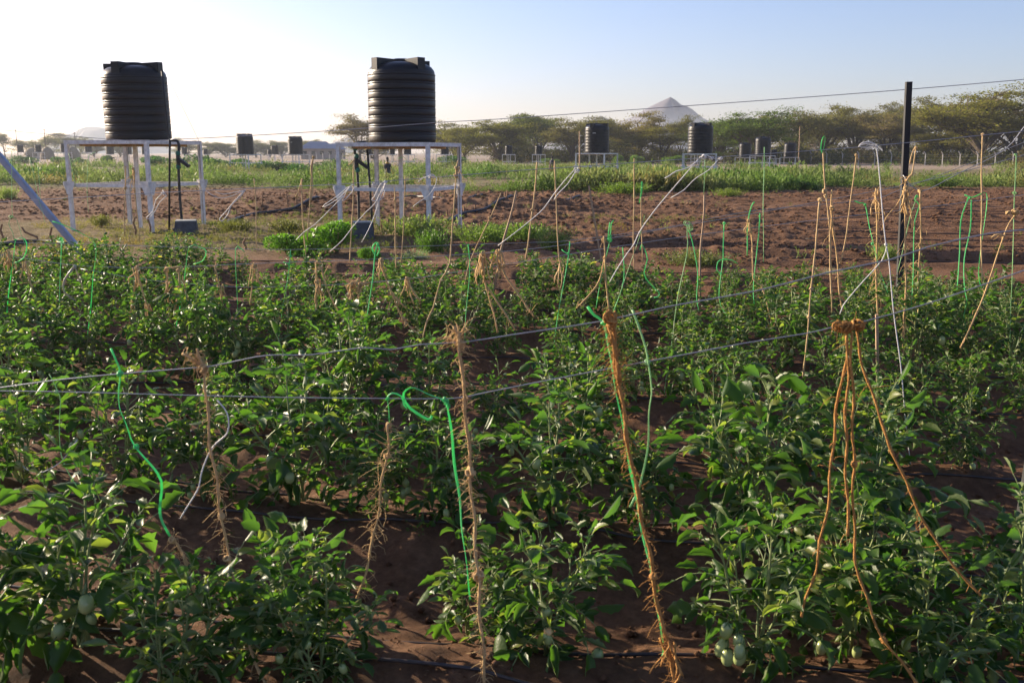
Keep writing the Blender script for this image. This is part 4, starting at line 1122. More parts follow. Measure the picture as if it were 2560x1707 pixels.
string('S', Q_, 'tan string with a green top before the middle stand', [(1013, 440), (1012, 493), (1003, 657)], r=0.0055)
string('P', Q_, 'thin green thread curled over the middle stand', [(995, 398), (1003, 394), (1015, 398), (1014, 440)], r=0.004)
string('S', 8.1, 'tan string crossing the right leg of the middle stand', [(1148, 402), (1142, 415), (1135, 511), (1124, 657), (1102, 698), (1084, 768), (1067, 805), (1055, 854)], r=0.006, kn=[(1142, 420, 0.03), (1140, 440, 0.03)], tl=[(1142, 415, 3, 0.12)])
string('S', Q_, 'tan string under the valve of the middle stand', [(885, 400), (881, 529), (874, 657)], [(886, 398), (878, 408), (872, 412)], r=0.006)
string('S', Q_, 'forked tan string left of the middle stand', [(755, 450), (756, 546), (765, 636)], [(755, 450), (745, 480), (738, 492)], r=0.006, kn=[(755, 451, 0.02)])
string('S', Q_, 'tall doubled tan string left of the middle stand', [(783, 392), (774, 511), (769, 600)], [(783, 393), (778, 420), (782, 470), (774, 511)], r=0.006, kn=[(784, 393, 0.02)])
string('S', Q_, 'thin tan string right of the long white loop', [(635, 446), (640, 529), (642, 618)], r=0.005)
string('S', Q_, 'slanting tan twine right of the middle stand', [(1253, 482), (1221, 554), (1174, 657), (1160, 720)], r=0.005, kn=[(1225, 545, 0.03)])
string('P', Q_, 'pale green string at the far left before the brace', [(28, 369), (30, 465), (31, 531), (36, 550)], [(28, 400), (22, 406), (26, 410)], r=0.0045)
string('P', Q_, 'wavy pale green string left of the left stand', [(73, 395), (85, 440), (96, 495), (108, 530), (113, 558)], [(96, 415), (99, 450), (101, 500)], r=0.0045)
string('P', Q_, 'straight pale green string touching the left stand leg', [(172, 383), (180, 420), (189, 468)], r=0.004)
string('P', Q_, 'pale green string inside the left stand with a knot', [(238, 380), (224, 388), (220, 398), (219, 481), (222, 531)], r=0.0045, kn=[(219, 432, 0.02)])
string('S', Q_, 'knotted pale string before the back legs of the left stand', [(313, 415), (313, 470), (312, 520), (312, 591)], r=0.006, kn=[(313, 470, 0.03), (312, 545, 0.02)])
string('J', Q_, 'jute tassel hanging before the back legs of the left stand', [(333, 418), (338, 481), (344, 550), (350, 604)], r=0.0055, tl=[(334, 425, 6, 0.28)], kn=[(333, 422, 0.02)])
string('P', 9.6, 'looped pale green string at the left edge above the rows', [(22, 545), (27, 538), (43, 551), (55, 590), (66, 617)], [(27, 540), (20, 560), (30, 580), (35, 600)], r=0.005, kn=[(28, 542, 0.03)])
L_ = 8.4
string('G', L_, 'green tape with a wide loop at the left edge', [(33, 658), (57, 646), (67, 617), (60, 597), (39, 600), (33, 649), (21, 753), (10, 858)], r=0.007, kn=[(39, 600, 0.02)])
string('G', L_, 'green tape with a coil on top, left side', [(152, 608), (149, 709), (147, 801)], r=0.007, kn=[(153, 602, 0.045), (151, 598, 0.04)])
string('G', L_, 'green tape blown to the left in a long arc, left side', [(131, 554), (155, 561), (208, 587), (238, 614), (232, 694), (226, 768), (219, 840)], r=0.008, kn=[(238, 614, 0.02)])
string('J', L_, 'rusty jute clump at the left edge of the rows', [(21, 625), (27, 649), (22, 673)], r=0.008, tl=[(22, 632, 8, 0.22)], kn=[(24, 640, 0.03)], fz=15, fl=0.1)
string('J', L_, 'jute string with a flared top at far left', [(65, 652), (74, 694), (86, 730), (101, 762), (125, 795)], r=0.008, tl=[(66, 656, 6, 0.2)], fz=15, fl=0.08)
string('T', L_, 'flat grey tape bowed like a hoop, left side', [(185, 667), (161, 700), (161, 730), (190, 753)], r=0.011, kn=[(186, 668, 0.03)])
string('S', L_, 'short pale strand beside the bowed grey tape', [(190, 673), (202, 706), (214, 739)], r=0.007)
string('J', L_, 'jute clump with two diverging legs, left of centre', [(342, 667), (339, 703), (330, 762), (315, 840)], [(342, 672), (348, 700), (369, 759), (387, 801)], r=0.0075, tl=[(342, 670, 9, 0.16), (369, 760, 5, 0.16)], kn=[(342, 670, 0.035)], fz=20, fl=0.1)
string('J', L_, 'pair of jute strands joined by a bar on the middle wire', [(414, 670), (435, 668), (455, 666)], [(415, 672), (417, 709), (420, 745), (429, 813)], [(446, 672), (449, 718), (437, 780)], [(455, 690), (460, 721), (473, 768)], r=0.0085, tl=[(418, 705, 4, 0.16), (448, 715, 4, 0.16)], kn=[(416, 675, 0.03), (446, 676, 0.03)], fz=20, fl=0.09)
string('G', 8.8, 'green tape with a round loop right of the joined jute strands', [(482, 661), (506, 652), (515, 628), (500, 618), (473, 617), (461, 694), (452, 762), (440, 819)], [(470, 748), (452, 762)], r=0.006, kn=[(452, 762, 0.02)])
string('J', L_, 'thin dark jute strand between two green tapes, left of centre', [(536, 664), (548, 715), (554, 762)], r=0.007, tl=[(548, 712, 4, 0.16)], fz=12, fl=0.08)
string('G', L_, 'straight green tape left of the bright bushes', [(612, 630), (600, 620), (589, 622), (591, 709), (594, 804)], r=0.006)
string('J', L_, 'jute knot with one long slanting tail, left of the bright bushes', [(634, 661), (628, 762)], [(636, 662), (643, 697), (678, 765), (716, 820), (730, 840)], r=0.007, tl=[(636, 666, 5, 0.2)], kn=[(636, 664, 0.035)], fz=12, fl=0.08)
string('G', 8.8, 'green tape with a bow under the bright bushes', [(727, 624), (723, 661), (713, 731), (703, 793), (690, 881)], [(708, 655), (722, 660), (736, 664)], r=0.006, kn=[(726, 640, 0.025), (722, 660, 0.02)])
string('J', L_, 'jute bundle with a long drooping tail below the bright bushes', [(790, 655), (793, 701), (791, 774), (798, 823)], [(802, 664), (824, 731), (863, 805), (906, 845), (934, 854), (967, 845)], r=0.0075, tl=[(793, 700, 7, 0.26)], kn=[(793, 702, 0.03), (795, 656, 0.02)], fz=20, fl=0.08)
string('J', L_, 'tangled jute clump lying on the lower middle wire', [(866, 719), (885, 705), (905, 712), (925, 707)], [(870, 712), (890, 720), (915, 702)], r=0.008, tl=[(872, 715, 5, 0.14), (905, 708, 7, 0.12)], kn=[(880, 712, 0.04), (905, 710, 0.04)], fz=25, fl=0.1)
string('G', 8.1, 'thick green tape with a bow, slanting through the centre-left rows', [(946, 606), (937, 636), (931, 698), (918, 790), (903, 863), (894, 903), (885, 958)], [(937, 636), (930, 620), (940, 606), (948, 625), (942, 640)], r=0.0085, kn=[(944, 612, 0.025), (903, 862, 0.02)])
string('J', L_, 'jute string with two bends right of the thick green tape', [(952, 649), (964, 692), (980, 734), (1007, 796), (1053, 842)], [(980, 734), (1016, 771)], r=0.0075, tl=[(955, 655, 5, 0.18), (1005, 794, 4, 0.1)], kn=[(953, 650, 0.03), (980, 734, 0.025), (1008, 797, 0.025)], fz=20, fl=0.08)
string('J', L_, 'short jute tassel slanting right on the lower middle wire', [(1018, 695), (1029, 722), (1053, 753)], r=0.008, tl=[(1020, 698, 6, 0.22)], kn=[(1018, 696, 0.03)], fz=10, fl=0.08)
string('G', 8.8, 'straight green tape left of the twin jute clumps', [(1171, 612), (1174, 673), (1166, 768), (1162, 851)], r=0.0055, kn=[(1171, 613, 0.015)])
string('J', L_, 'left one of the twin jute clumps at centre', [(1208, 633), (1210, 670), (1212, 707)], [(1212, 700), (1234, 786), (1243, 832)], [(1220, 718), (1243, 756), (1286, 823)], r=0.0075, tl=[(1208, 636, 10, 0.28)], kn=[(1208, 634, 0.035)], fz=20, fl=0.09)
string('J', L_, 'right one of the twin jute clumps at centre', [(1248, 630), (1252, 682)], [(1252, 660), (1267, 695), (1298, 741), (1335, 793)], r=0.0075, tl=[(1250, 634, 9, 0.22), (1236, 640, 4, 0.12)], kn=[(1246, 630, 0.04)], fz=20, fl=0.09)

# --- slender poles among the strings
def stick(label, v, a, b, r, mat='pole', name='wooden_pole', sq=False):
    A = at_row(*a, v); B = at_row(*b, v)
    d = (A - B); z0 = hz(B.x, B.y)
    foot = B + d * ((B.z - z0 + 0.1) / -d.z) if d.z > 0 else B
    g = G()
    if sq: g.beam((0, 0, 0), A - foot, r * 2, r)
    else:
        m = (A - foot)
        g.tube([m * t + Vector((0.012 * math.sin(t * 9), 0, 0)) for t in np.linspace(0, 1, 9)], [r * (1.1 - 0.3 * t) for t in np.linspace(0, 1, 9)], 7)
    o = g.obj(name, M[mat], smooth=not sq); o.location = foot
    return tag(o, label, 'pole')
stick('brown wooden pole leaning right, right of the middle stand', 12.6, (1290, 478), (1256, 621), 0.017)
stick('grey-brown slat leaning left of the tangled jute', 12.6, (1472, 465), (1498, 621), 0.018, sq=True)
stick('thin brown stick right of the coiled pale green string', 12.6, (1760, 488), (1750, 697), 0.014)
stick('flat pale slat standing in the leaves right of the brown bundle', 8.1, (2192, 786), (2194, 943), 0.020, sq=True)

# ------------------------------------------------------------------ shrubs and weeds
def rot_rand(n, rs, flat=0.0):
    """random unit frames: two axes of a leaf card each"""
    a = rs.normal(size=(n, 3)); a[:, 2] *= (1 - flat)
    a /= np.linalg.norm(a, axis=1)[:, None]
    b = rs.normal(size=(n, 3)); b[:, 2] *= (1 - flat)
    b -= a * (a * b).sum(1)[:, None]; b /= np.linalg.norm(b, axis=1)[:, None]
    return a, b
def leaf_quads(P, a, b, L_, W_):
    """pointed leaf: base, two sides, tip"""
    n = len(P)
    L_ = np.broadcast_to(L_, (n,))[:, None]; W_ = np.broadcast_to(W_, (n,))[:, None]
    V = np.stack([P, P + a * L_ * 0.45 + b * W_ * 0.5, P + a * L_, P + a * L_ * 0.45 - b * W_ * 0.5], 1)
    return V.reshape(-1, 3), (np.arange(n * 4).reshape(n, 4))

def shrub_mesh(seed, n, leaf, wl, up=0.3, shape='dome', lumps=9):
    rs = np.random.RandomState(seed)
    if shape == 'dome':
        c = rs.normal(size=(lumps, 3)); c /= np.linalg.norm(c, axis=1)[:, None]; c[:, 2] = np.abs(c[:, 2]) * 0.75
        c *= (0.35 + 0.3 * rs.rand(lumps))[:, None]; c[:, 2] += 0.22
        k = rs.randint(0, lumps, n)
        d = rs.normal(size=(n, 3)); d /= np.linalg.norm(d, axis=1)[:, None]
        rr = (0.26 + 0.10 * rs.rand(lumps))[k] * (0.55 + 0.45 * rs.rand(n) ** 0.4)
        P = c[k] + d * rr[:, None]; P[:, 2] = np.abs(P[:, 2])
        a, b = rot_rand(n, rs)
        a = a * 0.7 + d * 0.6 + np.array([0, 0, up]); a /= np.linalg.norm(a, axis=1)[:, None]
    else:                          # feathery upright tuft of thin stalks
        st = max(8, n // 9)
        az = rs.rand(st) * 6.28; tilt = rs.rand(st) ** 0.7 * 0.75; h = 0.65 + 0.45 * rs.rand(st)
        k = rs.randint(0, st, n); t = 0.15 + 0.85 * rs.rand(n)
        ax = np.stack([np.cos(az) * np.sin(tilt), np.sin(az) * np.sin(tilt), np.cos(tilt)], 1)
        base = np.stack([0.28 * rs.normal(size=st), 0.28 * rs.normal(size=st), np.zeros(st)], 1)
        P = base[k] + ax[k] * (h[k] * t)[:, None]
        a, b = rot_rand(n, rs)
        a = a * 0.55 + ax[k] + np.array([0, 0, 0.2]); a /= np.linalg.norm(a, axis=1)[:, None]
    b -= a * (a * b).sum(1)[:, None]; b /= np.linalg.norm(b, axis=1)[:, None]
    return leaf_quads(P, a, b, leaf * (0.6 + 0.8 * rs.rand(n)), leaf * wl * (0.7 + 0.6 * rs.rand(n)))
SHM = {}
for k, args in {'leafy': (1, 3200, 0.085, 0.65), 'leafy2': (2, 2600, 0.09, 0.6), 'round': (3, 1500, 0.11, 0.55)}.items():
    SHM[k] = mesh_np('shrub', *shrub_mesh(*args), M['shrub'])
for k, args in {'feather': (4, 3600, 0.11, 0.26), 'feather2': (5, 3200, 0.12, 0.28), 'silver': (6, 1400, 0.13, 0.2)}.items():
    SHM[k] = mesh_np('shrub', *shrub_mesh(*args, shape='tuft'), M['shrub'])
g = G()
for k in range(5):
    a = k * 1.26; g.tube([(0, 0, -0.05), (0.12 * math.cos(a), 0.12 * math.sin(a), 0.3), (0.3 * math.cos(a), 0.3 * math.sin(a), 0.62)], [0.022, 0.015, 0.007], 5)
SHM['stems'] = g.mesh('stems', M['peg'])
def shrub(kind, px, py, wpx, hpx, colr, label, group=None, rz=None):
    p = at_ground(px, py); pm = FPX / (p.y)
    w, h = wpx / pm, hpx / pm
    yc = p.y + w * 0.25; xc = p.x * yc / p.y
    t = empty('shrub', (xc, yc, hz(xc, yc) - 0.02), label, 'shrub', group, rz if rz is not None else px * 0.7, (w / 1.25, w / 1.25, h / 1.0))
    f = link('foliage', SHM[kind], t); f.color = (*colr, 1); f['kind'] = 'stuff'
    link('stems', SHM['stems'], t)
    return t
BR = (0.125, 0.235, 0.030); MID = (0.085, 0.150, 0.030); PALE = (0.22, 0.26, 0.085); SIL = (0.20, 0.24, 0.17); OLV = (0.15, 0.14, 0.045); DK = (0.030, 0.070, 0.020)
shrub('leafy', 718, 640, 100, 64, BR, 'bright green rounded bush left of the larger bright bush')
shrub('leafy2', 842, 640, 140, 86, BR, 'largest bright green bush, before the middle stand')
shrub('leafy2', 925, 655, 60, 40, BR, 'low bright bush at the right foot of the largest bush')
shrub('feather', 1045, 600, 140, 55, PALE, 'pale feathery bush under the middle stand')
shrub('feather2', 1080, 640, 70, 60, MID, 'darker upright bush before the front leg of the middle stand')
shrub('feather', 1215, 612, 130, 52, (0.18, 0.24, 0.07), 'pale green bush right of the middle stand')
shrub('feather2', 1310, 618, 110, 46, (0.16, 0.22, 0.06), 'green feathery bush farther right of the middle stand')
shrub('feather', 1385, 640, 70, 50, (0.13, 0.17, 0.05), 'small pale bush beside a tan string at centre')
shrub('feather2', 720, 590, 80, 32, OLV, 'dry olive bush behind the bright bushes')
shrub('feather', 590, 585, 80, 34, OLV, 'dry olive bush right of the concrete block')
shrub('silver', 2320, 728, 80, 52, SIL, 'silvery spiky weed right of the black post foot')
shrub('silver', 1040, 650, 70, 26, SIL, 'low silvery plant before the middle stand')
shrub('silver', 1450, 668, 60, 22, SIL, 'low silvery weed at the back edge of the rows, centre')
shrub('silver', 2090, 700, 60, 24, SIL, 'low silvery weed left of the black post foot')
shrub('feather', 1740, 668, 130, 40, (0.13, 0.14, 0.055), 'dry yellow-green weed patch right of the longest white cord')
shrub('feather', 2215, 662, 60, 40, PALE, 'pale weed behind the long white cord')
shrub('feather2', 1560, 495, 110, 30, (0.13, 0.18, 0.035), 'yellow-green bush below the goat')
shrub('feather', 1820, 496, 60, 26, (0.15, 0.18, 0.04), 'yellow-green bush right below the stand under the pointed hill')
shrub('leafy', 2010, 482, 60, 36, (0.07, 0.12, 0.03), 'round green bush left of the long white cord top')
shrub('round', 2395, 452, 44, 16, DK, 'dark low bush on the soil right of the black post')
shrub('feather', 2470, 466, 60, 24, PALE, 'pale tuft right of the dark low bush')
shrub('feather', 2350, 478, 80, 30, (0.09, 0.14, 0.035), 'green tuft just right of the black post')
shrub('feather', 255, 575, 40, 30, OLV, 'thin dry weed inside the left stand')
shrub('feather', 20, 500, 40, 34, PALE, 'pale weed at the left edge on dark soil')
dark = [(60, 410, 60, 24), (143, 412, 30, 24), (168, 410, 30, 20), (268, 412, 36, 28), (205, 411, 26, 20), (385, 415, 70, 30), (480, 418, 90, 36), (540, 424, 110, 32), (640, 428, 70, 30), (700, 432, 90, 30), (770, 436, 80, 30), (600, 420, 60, 28), (830, 420, 60, 26), (1130, 410, 70, 24)]
for i, (x, y, w, h) in enumerate(dark):
    shrub('leafy' if i % 2 else 'round', x, y, w, h, (0.05, 0.115, 0.022) if i % 3 else (0.042, 0.085, 0.022), 'rounded green shrub in the weed strip on the left, %s from the left edge' % ORD[i], 'shrubs of the weed strip')

# ground cover of weeds: too many to count
def scatter(name, templates, X_, Y_, S_, seed, label, colr, tall=None):
    rs = np.random.RandomState(seed)
    Vs, Fs, off = [], [], 0
    which = rs.randint(0, len(templates), len(X_))
    ang = rs.rand(len(X_)) * 6.28
    Z_ = height(X_, Y_)
    for k, (V, F) in enumerate(templates):
        m = which == k
        if not m.any(): continue
        c, s_ = np.cos(ang[m]), np.sin(ang[m]); sc = S_[m]
        st = sc if tall is None else sc * tall
        x = (V[None, :, 0] * c[:, None] - V[None, :, 1] * s_[:, None]) * sc[:, None] + X_[m][:, None]
        y = (V[None, :, 0] * s_[:, None] + V[None, :, 1] * c[:, None]) * sc[:, None] + Y_[m][:, None]
        z = V[None, :, 2] * st[:, None] + Z_[m][:, None]
        Vs.append(np.stack([x, y, z], -1).reshape(-1, 3))
        Fs.append((F[None] + (np.arange(m.sum()) * len(V))[:, None, None]).reshape(-1, 4) + off)
        off += m.sum() * len(V)
    o = link(name, mesh_np(name, np.concatenate(Vs), np.concatenate(Fs), M['weed']))
    o.color = (*colr, 1)
    return tag(o, label, 'weeds', kind='stuff')
def weed_material():
    m, nt, out = new_mat('weeds')
    L = nt.links.new
    geo = nd(nt, 'ShaderNodeNewGeometry')
    n = nd(nt, 'ShaderNodeTexNoise', Scale=0.11, Detail=4.0, Roughness=0.6); L(geo.outputs['Position'], n.inputs['Vector'])
    n2 = nd(nt, 'ShaderNodeTexNoise', Scale=0.9, Detail=3.0); L(geo.outputs['Position'], n2.inputs['Vector'])
    r = ramp(nt, [(0.30, (0.100, 0.215, 0.030)), (0.45, (0.165, 0.260, 0.045)), (0.56, (0.230, 0.290, 0.075)), (0.68, (0.300, 0.220, 0.060))], n.outputs[0])
    r2 = ramp(nt, [(0.30, (0.45, 0.52, 0.45)), (0.70, (1.25, 1.2, 1.3))], n2.outputs[0])
    mx = nd(nt, 'ShaderNodeMix', data_type='RGBA', blend_type='MULTIPLY'); mx.inputs[0].default_value = 1.0
    L(r.outputs[0], mx.inputs[6]); L(r2.outputs[0], mx.inputs[7])
    oi = nd(nt, 'ShaderNodeObjectInfo')
    m2 = nd(nt, 'ShaderNodeMix', data_type='RGBA', blend_type='MULTIPLY'); m2.inputs[0].default_value = 1.0
    L(mx.outputs[2], m2.inputs[6]); L(oi.outputs['Color'], m2.inputs[7])
    d = nd(nt, 'ShaderNodeBsdfPrincipled', Roughness=0.6); d.inputs['Specular IOR Level'].default_value = 0.25
    t = nd(nt, 'ShaderNodeBsdfTranslucent')
    L(m2.outputs[2], d.inputs['Base Color']); L(m2.outputs[2], t.inputs['Color'])
    ms = nd(nt, 'ShaderNodeMixShader'); ms.inputs[0].default_value = 0.42
    L(d.outputs[0], ms.inputs[1]); L(t.outputs[0], ms.inputs[2]); L(ms.outputs[0], out.inputs[0])
    return m
M['weed'] = weed_material()
TUFT = [shrub_mesh(60 + i, 36, 0.23, 0.30, shape='tuft') for i in range(6)] + [shrub_mesh(70 + i, 34, 0.22, 0.55, lumps=4) for i in range(2)]
SCRUB = [shrub_mesh(80 + i, 60, 0.20, 0.5, lumps=5) for i in range(4)]
rs = np.random.RandomState(4)
N = 30000
yy = 52 + (rs.rand(N) ** 1.25) * 92
xx = (rs.rand(N) - 0.5) * 1.2 * yy
patch = vnoise(xx * 0.10, yy * 0.16, 20) + 0.6 * vnoise(xx * 0.35, yy * 0.45, 21)
edge = 53 + 13 * vnoise(xx * 0.08, xx * 0 + 2, 22) - 9 * np.exp(-((xx - 8) / 9) ** 2)
right_bare = sstep(12, 34, xx) * 0.36
keep = (patch > -0.06 + right_bare) & (yy > edge) & (rs.rand(N) < 0.30 + 0.70 * sstep(-0.1, 0.3, patch))
xx, yy = xx[keep], yy[keep]
ss = (0.34 + 0.40 * rs.rand(len(xx))) * (0.5 + 2.0 * np.clip(vnoise(xx * 0.2, yy * 0.2, 25) + 0.3, 0, 1))
scatter('weeds', TUFT, xx, yy, ss, 1, 'wide strip of green weeds between the ploughed soil and the far fence', (1, 1, 1), tall=0.95)
# thin dry turf round the stands
N = 5200
yy = 20.5 + rs.rand(N) * 14; xx = -14 + rs.rand(N) * 20
keep = (vnoise(xx * 0.35, yy * 0.5, 30) > -0.10 + 0.3 * sstep(-4, 3, xx)) & (yy < 31.5 + 3 * vnoise(xx * 0.3, xx * 0, 31))
xx, yy = xx[keep], yy[keep]
scatter('dry_turf', TUFT[:5], xx, yy, 0.08 + 0.12 * rs.rand(len(xx)), 2, 'thin dry yellow-brown turf round the two large stands', (1.25, 0.95, 0.75), tall=0.8)
# sparse weeds on the ploughed plot
N = 1500
yy = 18.5 + rs.rand(N) * 42; xx = (rs.rand(N) - 0.5) * 1.15 * yy
keep = vnoise(xx * 0.22, yy * 0.3, 33) > 0.16
xx, yy = xx[keep], yy[keep]
scatter('field_weeds', TUFT, xx, yy, 0.10 + 0.14 * rs.rand(len(xx)), 3, 'sparse low weeds scattered over the ploughed soil', (1.1, 1.0, 0.9))
# creeping weeds between the beds
N = 420
yy = 3.4 + rs.rand(N) * 13; xx = (rs.rand(N) - 0.5) * 1.1 * yy
keep = vnoise(xx * 0.8, yy * 1.2, 35) > 0.12
xx, yy = xx[keep], yy[keep]
SMALLT = [shrub_mesh(90 + i, 40, 0.16, 0.5, lumps=5) for i in range(3)]
scatter('bed_weeds', SMALLT, xx, yy, 0.07 + 0.08 * rs.rand(len(xx)), 4, 'small creeping weeds on the soil between the tomato beds', (0.8, 0.8, 0.6), tall=0.5)

# ------------------------------------------------------------------ acacia trees
def acacia(seed, spread=0.62, low=0.16, pads=1.0, flat=0.24, bare=0.0):
    """unit-high tree; returns trunk mesh and crown mesh"""
    r = random.Random(seed); rs = np.random.RandomState(seed)
    g = G(); tips = []
    def grow(p, d, ln, rad, lev):
        n = 5; P = [p]; q = p.copy(); dd = d.copy()
        for i in range(n):
            dd = (dd + Vector((r.gauss(0, .13), r.gauss(0, .13), r.gauss(0.02, .08)))).normalized()
            if lev >= 2: dd.z *= 0.86; dd.normalize()
            q = q + dd * ln / n; P.append(q.copy())
        g.tube(P, [rad * (1 - 0.42 * i / n) for i in range(n + 1)], 6 if lev < 2 else (4 if lev < 3 else 3), cap=False)
        if lev >= 2: tips.extend([P[-1], P[3], P[1]] if lev == 2 else [P[-1], P[2]])
        if lev == 1: tips.append(P[-1])
        if lev == 4 or rad < 0.0016: return
        k = r.choice([2, 3, 3]) if lev else r.choice([4, 5, 5])
        for j in range(k):
            az = r.uniform(0, 6.28) if lev else j * 6.28 / k + r.uniform(-.4, .4)
            el = r.uniform(0.55, 1.15) if lev == 0 else r.uniform(-0.35, 0.75)
            nd_ = Vector((math.cos(az) * math.cos(el), math.sin(az) * math.cos(el), math.sin(el)))
            nd_ = (nd_ + dd * (0.5 if lev else 0.3)).normalized()
            grow(P[-1] if j < 2 or lev == 0 else P[r.choice([3, 4])], nd_, ln * (r.uniform(0.62, 0.86) if lev else r.uniform(1.5, 2.1)), rad * 0.56, lev + 1)
    grow(Vector((0, 0, -0.02)), Vector((r.gauss(0, .08), r.gauss(0, .08), 1)).normalized(), low, 0.034, 0)
    zmax = max(t.z for t in tips); rad_ = max(math.hypot(t.x, t.y) for t in tips)
    kx, kz = spread / rad_, 0.97 / zmax
    skirt = []
    for i in range(12):               # low outer limbs that hang towards the ground
        a = r.uniform(0, 6.28); q = spread * r.uniform(0.35, 0.98); zz = r.uniform(0.16, 0.50)
        skirt.append((q * math.cos(a), q * math.sin(a), zz))
        g.tube([Vector((0, 0, low * 0.8 / kz)), Vector((q * 0.5 * math.cos(a) / kx, q * 0.5 * math.sin(a) / kx, (zz * 0.75 + 0.08) / kz)), Vector((q * math.cos(a) / kx, q * math.sin(a) / kx, zz / kz))], [0.007, 0.005, 0.002], 3, cap=False)
    T = np.array([(t.x * kx, t.y * kx, t.z * kz) for t in tips])
    rs.shuffle(T); T = np.concatenate([np.array(skirt), T])
    g.v = [(x * kx if z > low * .7 else x, y * kx if z > low * .7 else y, z * kz) for x, y, z in g.v]
    T = T[:120]
    per = int(150 * pads)
    n = len(T) * per
    k = np.repeat(np.arange(len(T)), per)
    pr = (0.05 + 0.075 * rs.rand(len(T)))[k]
    off = rs.normal(size=(n, 3)) * pr[:, None] * np.array([0.85, 0.85, flat])
    P = T[k] + off
    P[:, 2] += 0.01 - 0.35 * pr * ((off[:, 0] ** 2 + off[:, 1] ** 2) / (pr ** 2)) * 0.12
    a, b = rot_rand(n, rs, flat=0.55)
    V, F = leaf_quads(P, a, b, 0.025 * (0.6 + 0.8 * rs.rand(n)), 0.014 * (0.6 + 0.8 * rs.rand(n)))
    return g.mesh('trunk', M['bark'], True), mesh_np('crown', V, F, M['acacia'])
TREES = [acacia(1), acacia(2, spread=0.75, low=0.14), acacia(7, spread=0.55, low=0.2, pads=0.8), acacia(4, spread=0.68, low=0.11, flat=0.28, pads=1.2), acacia(15, spread=0.5, low=0.24, pads=0.6, flat=0.2), acacia(6, spread=0.62, low=0.08, flat=0.34, pads=1.3)]
def tree(i, px, top, wpx, D, colr, label, group='acacia trees beyond the fence', rz=None):
    p = at_depth(px, 380, D); pm = FPX / D
    z0 = hz(p.x, D)
    h = (380 - top) / pm + CAM_H - z0
    w = wpx / pm
    sp = [0.62, 0.75, 0.55, 0.68, 0.5, 0.62][i]
    t = empty('acacia_tree', (p.x, D, z0), label, 'tree', group, rz if rz is not None else px * 1.3, (w / (2.1 * sp), w / (2.1 * sp), h))
    link('trunk', TREES[i][0], t)
    c = link('crown', TREES[i][1], t); c.color = (*colr, 1); c['kind'] = 'stuff'
    return t
OL = (0.185, 0.160, 0.045); GRN = (0.100, 0.135, 0.032); BRN = (0.21, 0.155, 0.085); GB = (0.165, 0.138, 0.060); YG = (0.22, 0.18, 0.048)
tree(3, 2455, 226, 400, 178, OL, 'broad olive-green acacia right of the black post')
tree(1, 2550, 222, 380, 180, BRN, 'tall brown-green acacia cut off by the right edge')
tree(2, 2320, 245, 220, 200, GB, 'open thin-branched acacia right behind the black post')
tree(5, 2330, 330, 200, 190, YG, 'low yellow-green acacia right of the black post foot')
tree(0, 2215, 285, 210, 196, BRN, 'grey-brown acacia directly behind the black post')
tree(3, 2130, 268, 230, 203, GB, 'greyish acacia just left of the black post')
tree(1, 2050, 258, 230, 210, GB, 'tall flat-topped acacia with dark top left of the black post')
tree(4, 1975, 268, 190, 204, GB, 'slender open acacia between the green one and the post')
tree(3, 1895, 275, 300, 180, GRN, 'dense bright green acacia above the group of four tanks')
tree(5, 1790, 300, 210, 188, (0.11, 0.125, 0.042), 'green acacia right behind the tank under the pointed hill')
tree(0, 1660, 318, 200, 198, YG, 'low yellowish acacia left of the tank under the pointed hill')
tree(1, 1595, 274, 250, 206, BRN, 'tall brown acacia left of the pointed hill')
tree(2, 1700, 291, 120, 210, GB, 'small far acacia over the foot of the pointed hill')
tree(4, 1510, 283, 180, 200, GB, 'thin acacia behind the tank with white print at centre')
tree(3, 1425, 302, 230, 196, (0.15, 0.12, 0.06), 'wide brown acacia with a thick trunk behind the person in mustard')
tree(4, 1350, 276, 210, 216, (0.105, 0.115, 0.05), 'tall two-tiered umbrella acacia near the centre')
tree(5, 1250, 302, 240, 204, OL, 'broad olive acacia right of the middle tank')
tree(0, 1160, 318, 140, 200, OL, 'smaller acacia between the middle tank and the broad olive one')
tree(2, 900, 288, 170, 230, (0.17, 0.12, 0.07), 'bare brown acacia behind the left side of the middle tank')
tree(4, 1120, 316, 150, 300, GB, 'hazy acacia behind the right side of the middle tank')
tree(5, 935, 345, 150, 260, GB, 'low hazy acacia seen under the middle tank')
far = [(12, 326, 70, 4), (60, 345, 80, 4), (98, 347, 70, 3), (132, 336, 60, 4), (165, 332, 110, 0), (200, 338, 80, 1), (235, 352, 80, 5), (300, 350, 80, 5), (440, 340, 50, 4), (470, 352, 80, 3), (520, 355, 90, 5)]
for i, (x, t_, w, k) in enumerate(far):
    tree(k, x, t_, w, 400 + 20 * (i % 3), (0.15, 0.13, 0.07), 'hazy distant acacia on the left horizon, %s from the left edge' % ORD[i], 'distant acacias on the left horizon')
far2 = [(565, 356, 110), (640, 350, 130), (705, 352, 110), (770, 349, 100), (830, 362, 80), (600, 366, 100), (675, 366, 90), (1290, 345, 120), (1560, 335, 130), (2010, 330, 160), (2400, 300, 200)]
for i, (x, t_, w) in enumerate(far2):
    tree([5, 3, 5][i % 3], x, t_, w, 420 if x < 900 else 230, (0.13, 0.125, 0.055), 'hazy round acacia in the tree line, %s of the inner ones from the left' % ORD[i], 'hazy trees of the middle horizon')
for i, x in enumerate([1130, 1300, 1475, 1850, 2050, 2230, 2400, 2560]):
    tree([3, 5, 0, 1][i % 4], x + (i * 37) % 40, 306 - (i * 53) % 34 - (20 if x > 2000 else 0), 210, 225 + (i * 29) % 40, [GB, BRN, OL, GB][(i * 3) % 4], 'acacia in the second line of trees on the right, %s from the left' % ORD[i], 'second line of acacias')
